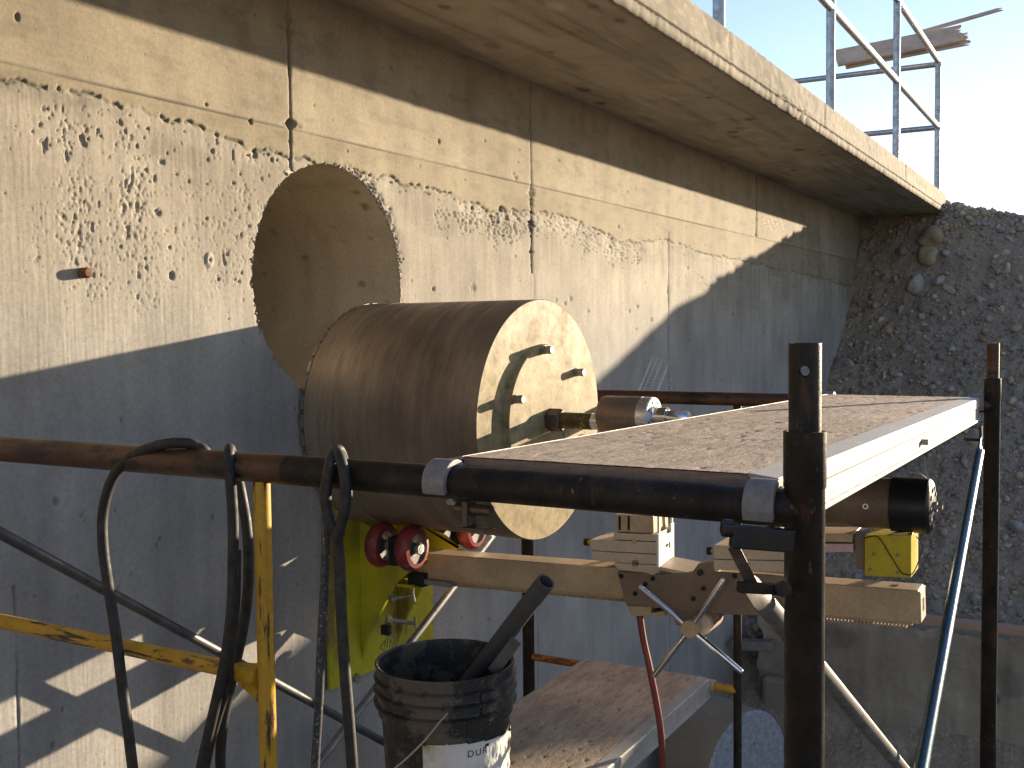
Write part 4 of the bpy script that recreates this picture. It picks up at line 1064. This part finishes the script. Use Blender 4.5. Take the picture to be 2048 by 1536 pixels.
# motor
mz = onX(1700, 1003, DX-.03).z; mX = DX-.02
mp = lambda px: onX(px, 1005, mX).y
m = MB(); m.lathe((mX, 0, mz), (0,-1,0), [(-mp(1490),.0001),(-mp(1490),.062),(-mp(1786),.062),(-mp(1786),.058)], 56); m.build('motor_body', M['motor'], rig)
ye, yf = mp(1786), mp(1866)
m = MB(); m.lathe((mX, 0, mz), (0,-1,0), [(-ye,.060),(-ye,.0665),(-yf-.012+.004,.0665),(-yf-.004,.063),(-yf,.056),(-yf,.0001)], 56); m.build('motor_cap', M['black'], rig)
for k in range(10):
    a = k*2*math.pi/10; m = MB(); m.lathe((mX+.043*math.cos(a), yf, mz+.043*math.sin(a)), (0,-1,0), [(0,.0001),(0,.006),(.003,.005),(.003,.0001)], 8); m.build('cap_rivet', M['alugrey'], rig)
m = MB(); m.lathe((mX, yf, mz), (0,-1,0), [(0,.0001),(0,.012),(.010,.012),(.010,.006),(.022,.006),(.022,.0001)], 14); m.build('cap_nut', M['bolt'], rig)
c = onX(1729, 1012, mX-.060); m = MB(); m.lathe(c+Vector((.01,0,0)), (-1,-.2,0), [(0,.0001),(0,.007),(.016,.007),(.016,.004),(.004,.004)], 14); m.build('oil_plug', M['silver'], rig)
plate('motor_foot', [(1600,1066),(1705,1068),(1705,1085),(1600,1083)], XS+.01, .10, M['rig'])
plate('pink_strip', [(1600,1087),(1706,1088),(1706,1104),(1600,1106)], XS+.008, .09, M['pink'])
plate('motor_bracket', [(1708,1068),(1729,1070),(1729,1140),(1712,1136)], XS+.02, .09, M['rigdark'])
XBx = XS+.005
plate('junction_box', [(1729,1071),(1822,1070),(1822,1156),(1729,1152)], XBx, .11, M['boxyellow'], bevel=.002)
m = MB(); m.bar(onX(1786,1068,XBx+.02), onX(1818,1064,XBx+.02), .03, .006); m.build('box_lug', M['riglight'], rig)
for px, py in ((1747,1108),(1795,1110),(1740,1138),(1795,1145)):
    c = onX(px, py, XBx); m = MB(); m.lathe(c, (-1,0,0), [(0,.0001),(0,.004),(.0015,.004),(.0015,.0001)], 10); m.build('box_screw', M['alugrey'], rig)
m = MB(); m.tube([onX(x_, y_, XBx-.003) for x_, y_ in ((1727,1078),(1738,1074),(1757,1075),(1780,1110),(1800,1142),(1808,1148),(1824,1148),(1838,1120),(1845,1090),(1832,1073))], .0013, 6, sub=5)
m.build('box_wire', M['black'], rig)
# yellow stand against the wall
by = WY-.012
c00, c11 = onY(655, 1372, by), onY(863, 1290, by)
zlow = (c00.z+c11.z)/2; xl, xr = c00.x, c11.x
m = MB(); m.prism([(xl, by, zlow), (xr, by, zlow), (xr, by, DZ-.30), (xr-.06, by, DZ-.22), (xl+.06, by, DZ-.22), (xl, by, DZ-.30)], (0,-.010,0)); m.build('stand_plate', M['rigyellow'], rig, bevel=.001)
for gx, tw in ((2.605, 1), (2.80, 1)):
    pts = [(gx, by-.010, DZ-.33), (gx, 1.86, DZ-.40), (gx, 1.80, DZ-.44), (gx, 1.80, EYE-.70), (gx, 1.915, EYE-.79), (gx, 2.02, EYE-.965), (gx, by-.010, zlow+.05)]
    m = MB(); m.prism(pts, (.014,0,0)); m.build('gusset', M['rigyellow'], rig, bevel=.001)
m = MB(); m.box((2.62, 1.86, EYE-.800), (2.80, 2.05, EYE-.790)); m.build('stand_shelf', M['rigyellow'], rig, bevel=.001)
m = MB(); q = onX(862, 1163, BX0-.02); m.box((q.x, q.y-.07, q.z-.012), (q.x+.09, q.y+.05, q.z+.004)); m.build('beam_clamp', M['alugrey'], rig, bevel=.002)
m = MB(); q = onX(836, 1160, BX0-.025); m.box((q.x, q.y-.02, q.z-.022), (q.x+.03, q.y+.04, q.z+.02)); m.build('clamp_block', M['black'], rig, bevel=.002)
for (xa_, ya2, xb_, yb2, r_) in ((787,1197,826,1190,.008), (780,1240,830,1247,.008)):
    a_ = onX(xa_, ya2, 2.60); b_ = onX(xb_, yb2, 2.66); m = MB(); m.tube([a_, b_], .006, 12); m.lathe(a_, a_-b_, [(-.004,.0001),(-.004,.013),(.012,.013),(.012,.0001)], 6, smooth=False)
    m.tube([b_+Vector((0,.0,.022)), b_, b_+Vector((0,-.008,-.028))], .004, 8); m.build('wing_screw', M['bolt'], rig)
a_ = onX(776, 1252, 2.60); m = MB(); m.box((a_.x-.02, a_.y-.014, a_.z-.024), (a_.x, a_.y+.014, a_.z+.006)); m.build('screw_pad', M['black'], rig, bevel=.001)
# diamond mark on the stand plate
cx_, cy_ = 776, 1286
dm = [(cx_-16, cy_+10), (cx_+1, cy_-15), (cx_+18, cy_-11), (cx_+2, cy_+20)]
m = MB()
def mk(p, q, w=.0028): m.bar(onY(*p, by-.0112), onY(*q, by-.0112), .0014, w, up=Vector((0,0,1)))
for i in range(4): mk(dm[i], dm[(i+1) % 4])
mk((cx_-6, cy_+8), (cx_-5, cy_-5)); mk((cx_-2, cy_+9), (cx_, cy_-7)); mk((cx_+3, cy_+9), (cx_+6, cy_-6)); mk((cx_, cy_-7), (cx_+6, cy_-6)); mk((cx_+6, cy_-6), (cx_+9, cy_-2))
m.build('diamond_mark', M['rigdark'], rig)
for px, py in ((711, 1356),):
    c = onY(px, py, WY-.02); m = MB(); m.lathe((c.x, WY-.018, c.z), (0,-1,0), [(0,.0001),(0,.016),(.014,.016),(.014,.0001)], 6, smooth=False); m.build('anchor_bolt', M['bolt'], rig, bevel=.001)
# red roller pairs carrying the barrel
def roller(xc, n, name='roller'):
    for yy in (1.795, 1.905):
        c = Vector((xc, yy, zc_))
        m = MB(); m.lathe(c, (0,1,0), [(-.024,.046),(-.022,.058),(-.016,.064),(-.006,.068),(.006,.068),(.016,.064),(.022,.058),(.024,.046)], 44)
        w = m.build('roller_wheel', M['red'], rig)
        m = MB(); m.lathe(c, (0,-1,0), [(.024,.046),(.016,.044),(.014,.016),(.026,.014),(.028,.008),(.028,.0001)], 30); m.build('wheel_rim', M['rim'], w)
        m = MB(); m.lathe(c, (0,-1,0), [(.022,.0001),(.022,.018),(.034,.017),(.034,.0001)], 6, smooth=False); m.build('axle_nut', M['silver'], w)
        m = MB(); m.lathe(c, (0,1,0), [(.024,.046),(.016,.044),(.014,.016),(.026,.014),(.026,.0001)], 30); m.build('wheel_rim', M['black'], w)
    m = MB(); m.lathe((xc, 1.76, zc_), (0,1,0), [(0,.0001),(0,.010),(.012,.010),(.012,.007),(.19,.007),(.19,.0001)], 6, smooth=False); m.build('axle', M['bolt'], rig)
    m = MB(); m.box((xc-.022, 1.835, zc_-.055), (xc+.022, 1.865, zc_+.03)); m.box((xc-.03, 1.83, EYE-.66), (xc+.03, 1.95, EYE-.64)) if False else None
    m.build('roller_fork', M['black'], rig, bevel=.002)
zc_ = DZ-.383
roller(DX-.169, 0); roller(DX+.169, 1)
# red hose under the carriage
hp = [onX(x_, y_, 2.66+i*.0) for i, (x_, y_) in enumerate([(1279,1228),(1287,1280),(1298,1330),(1308,1380),(1317,1430),(1323,1480),(1325,1540),(1318,1640)])]
m = MB(); m.tube(hp, .0092, 16, sub=6); tag(m.build('red_hose', M['hose']), 'dark red hose hanging down from the drill carriage', 'hose')

# ------------------------------------------------------------------ bucket
bc = at(890, 1319, 2.36); bx0, by0, bz1 = bc.x, bc.y, bc.z
bz0 = EYE-1.146; HB = bz1-bz0
bk = thing('bucket', 'dirty black plastic bucket with torn white paper label and a grey pipe in it', 'bucket', (bx0, by0, bz0))
def br(z): return .128+.022*(z-bz0)/HB
prof = [(bz0,.0001),(bz0,.120),(bz0+.006,br(bz0))]
ribs = [bz1-.052, bz1-.076, bz1-.100, bz1-.124]
for z in np.linspace(bz0+.02, bz1-.13, 12): prof.append((z, br(z)))
prof += [(bz1-.128, br(bz1-.13)), (bz1-.126, br(bz1)+.006), (bz1-.122, br(bz1)+.006), (bz1-.120, br(bz1)-.0)]
for z in (bz1-.096, bz1-.070):
    prof += [(z-.004, br(z)), (z-.002, br(z)+.009), (z+.002, br(z)+.009), (z+.004, br(z))]
prof += [(bz1-.046, .150), (bz1-.044,.157), (bz1-.040,.158), (bz1-.037,.151), (bz1-.006,.1515), (bz1-.004,.156), (bz1,.156), (bz1+.001,.153), (bz1-.002,.148), (bz1-.03,.146), (bz0+.01,.124), (bz0+.008,.0001)]
prof = [(bz0,.0001),(bz0,.120),(bz0+.006,br(bz0))]+[(z, br(z)) for z in np.linspace(bz0+.02, bz1-.13, 12)]
prof += [(bz1-.112, br(bz1-.11)), (bz1-.111, br(bz1)+.0015), (bz1-.090, br(bz1)+.002), (bz1-.088, .160), (bz1-.084, .161), (bz1-.080, .153)]
prof += [(bz1-.062, .152), (bz1-.060, .160), (bz1-.056, .161), (bz1-.052, .153), (bz1-.036, .152), (bz1-.034,.159), (bz1-.030,.160), (bz1-.026,.152)]
prof += [(bz1-.006,.1525), (bz1-.004,.157), (bz1,.157), (bz1+.0015,.154), (bz1-.002,.149), (bz1-.03,.147), (bz0+.01,.124), (bz0+.008,.0001)]
m = MB(); m.lathe((bx0, by0, 0), (0,0,1), prof, 96); m.build('shell', M['bucket'], bk)
th0 = math.atan2(-by0, -bx0)                 # direction from the bucket towards the camera
for k in range(4):
    a = th0+(.52,.30,2.6,4.1)[k]; z0_, z1_ = bz1-((.088,.112,.088,.088)[k]), bz1-((.026,.088,.03,.03)[k])
    c0 = Vector((bx0+math.cos(a)*.1495, by0+math.sin(a)*.1495, 0)); d_ = Vector((math.cos(a), math.sin(a), 0)); s_ = Vector((-math.sin(a), math.cos(a), 0))*.0012
    m = MB(); m.prism([c0-s_+Vector((0,0,z0_)), c0+s_+Vector((0,0,z0_)), c0+s_+Vector((0,0,z1_)), c0-s_+Vector((0,0,z1_))], d_*.0065); m.build('stiffener', M['bucket'], bk)
# paper label, crinkled and torn
nA, nZ = 130, 80
a0, a1_ = th0-.36, th0+1.75
aa = np.linspace(a0, a1_, nA); zz = np.linspace(bz0+.03, bz1-.135, nZ)
A, Z = np.meshgrid(aa, zz, indexing='ij')
cr = (fbm(A*9, Z/.03, 3, 140)-.35)*.010*sstep(th0+.55, th0+1.0, A) + (fbm(A*5, Z/.06, 2, 141)-.4)*.0015
Rl = .128+.022*(Z-bz0)/HB+.0022+np.abs(cr)
Vl = np.stack([bx0+Rl*np.cos(A)-bx0, by0+Rl*np.sin(A)-by0, Z-bz0], -1)
kp = ~((Z[:-1,:-1] > bz1-.150+.012*np.sin(A[:-1,:-1]*7)) & (A[:-1,:-1] > th0+.5) & (fbm(A[:-1,:-1]*12, Z[:-1,:-1]/.02, 2, 142) > .5))
kp &= ~((Z[:-1,:-1] > bz1-.138-.010*np.abs(A[:-1,:-1]-th0)))
quads_mesh('paper_label', Vl, kp, M['paper'], None, bk)
# stamped letters on the label
def letters(txt, size, ang, z, par, mat):
    cu = bpy.data.curves.new('label_text', 'FONT'); cu.body = txt; cu.size = size; cu.space_character = 1.25
    to = bpy.data.objects.new('label_text', cu); COL.objects.link(to); bpy.context.view_layer.update()
    me = bpy.data.meshes.new_from_object(to.evaluated_get(bpy.context.evaluated_depsgraph_get()))
    bpy.data.objects.remove(to)
    bm = bmesh.new(); bm.from_mesh(me); bmesh.ops.triangulate(bm, faces=bm.faces); bmesh.ops.subdivide_edges(bm, edges=bm.edges, cuts=1)
    for v in bm.verts:
        a = ang + v.co.x/.142; r = br(z)+.0040
        v.co = Vector((r*math.cos(a), r*math.sin(a), z+v.co.y-bz0))
    bm.to_mesh(me); bm.free(); me.materials.append(mat)
    o = bpy.data.objects.new('label_text', me); COL.objects.link(o); o.parent = par
bpy.context.view_layer.update()
letters('DUR', .021, th0+.31, bz1-.170, bk, M['ink'])
# wire handle
hpth = [at(897, 1424, 2.215), at(880, 1443, 2.205), at(850, 1480, 2.20), at(815, 1515, 2.20), at(780, 1545, 2.21), at(745, 1580, 2.25)]
m = MB(); m.tube(hpth, .0021, 10, sub=6); m.build('wire_handle', M['alu'], bk)
# grey pipe standing in the bucket
pt = at(1092, 1163, 2.26); pb = Vector((bx0+.03, by0+.085, bz0+.05))
pb = at(940, 1362, 2.43)+(at(940,1362,2.43)-at(1092,1163,2.26)).normalized()*.10
m = MB(); m.lathe(pb, (pt-pb), [(0,.0001),(0,.0205),((pt-pb).length,.0205),((pt-pb).length,.0165),((pt-pb).length-.05,.0165),((pt-pb).length-.05,.0001)], 28)
tag(m.build('grey_pipe', M['pvc']), 'grey plastic pipe leaning out of the black bucket', 'pipe')
m = MB(); m.bar(at(985,1345,2.30), at(1033,1280,2.30), .026, .003, up=fw*-1)
tag(m.build('flat_scraper', M['darkbrace'], bevel=.0006), 'thin flat metal strip beside the grey pipe in the bucket', 'metal strip')

# ------------------------------------------------------------------ cables slung over the near rail
def rdep(px): return 1/( .543+(.885-.543)*px/1600 )
def cable(name, label, pts, r, mat, group='cables on the rail', extra=None):
    P = [at(x_, y_, rdep(x_)+dz) for x_, y_, dz in pts]
    m = MB(); m.tube(P, r, 14, sub=8); o = m.build(name, mat); return tag(o, label, 'cable', group)
fo = -.030
cable('rubber_cable', 'leftmost black cable looping wide over the rusty rail', [(424,925,.030),(410,902,.014),(396,893,.004),(372,886,-.012),(318,890,-.030),(262,914,fo),(226,955,fo),(207,1020,fo),(206,1090,fo),(218,1180,fo),(232,1270,fo),(243,1360,fo),(255,1450,fo),(268,1560,fo),(275,1640,fo)], .0083, M['rubber'])
cable('rubber_cable', 'middle black cable hung over the rail left of the yellow leg', [(497,1700,.06),(455,1640,.05),(441,1536,.03),(447,1440,.02),(468,1340,.02),(489,1240,.03),(497,1150,.035),(494,1060,.04),(482,985,.045),(470,935,.04),(462,903,.008),(459,898,-.012),(458,915,-.030),(461,960,fo-.004),(466,1040,fo),(466,1130,fo),(463,1220,fo),(450,1320,fo),(426,1430,fo),(402,1536,fo),(388,1640,fo)], .0080, M['rubber'])
cable('rubber_cable', 'third black strand, middle cable bundle, leaning right as it falls', [(474,1100,-.012),(472,1200,-.012),(462,1300,-.016),(455,1370,-.01),(437,1430,-.01),(418,1500,-.01),(400,1600,-.01)], .0066, M['rubber'])
cable('rubber_cable', 'mottled dusty cable in front of the yellow stand, ending at the knot', [(660,960,.04),(664,915,.018),(668,903,-.006),(658,925,-.032),(648,985,fo-.006),(652,1030,fo-.004),(652,1080,fo),(649,1170,fo),(643,1280,fo),(638,1400,fo),(632,1500,fo),(626,1620,fo)], .0062, M['rubberdust'])
cable('rubber_cable', 'thick black cable knotted over the rail right of the yellow leg', [(690,1040,.02),(694,985,.03),(688,930,.028),(680,903,.004),(672,903,-.014),(662,925,-.036),(654,965,-.040),(652,1005,-.042),(660,1040,-.040),(674,1075,-.036),(680,1140,fo),(683,1230,fo),(689,1330,fo),(697,1430,fo),(705,1536,fo),(712,1640,fo)], .0078, M['rubber'])
m = MB(); 
P = [at(x_, y_, rdep(x_)+dz) for x_, y_, dz in [(674,1085,-.040),(682,1050,-.046),(691,1010,-.046),(690,960,-.042),(682,920,-.034),(672,902,-.012),(668,912,.025)]]
m.tube(P, .0075, 14, sub=8); tag(m.build('rubber_cable', M['rubber']), 'short cable turn wrapped round the rail at the knot', 'cable', 'cables on the rail')
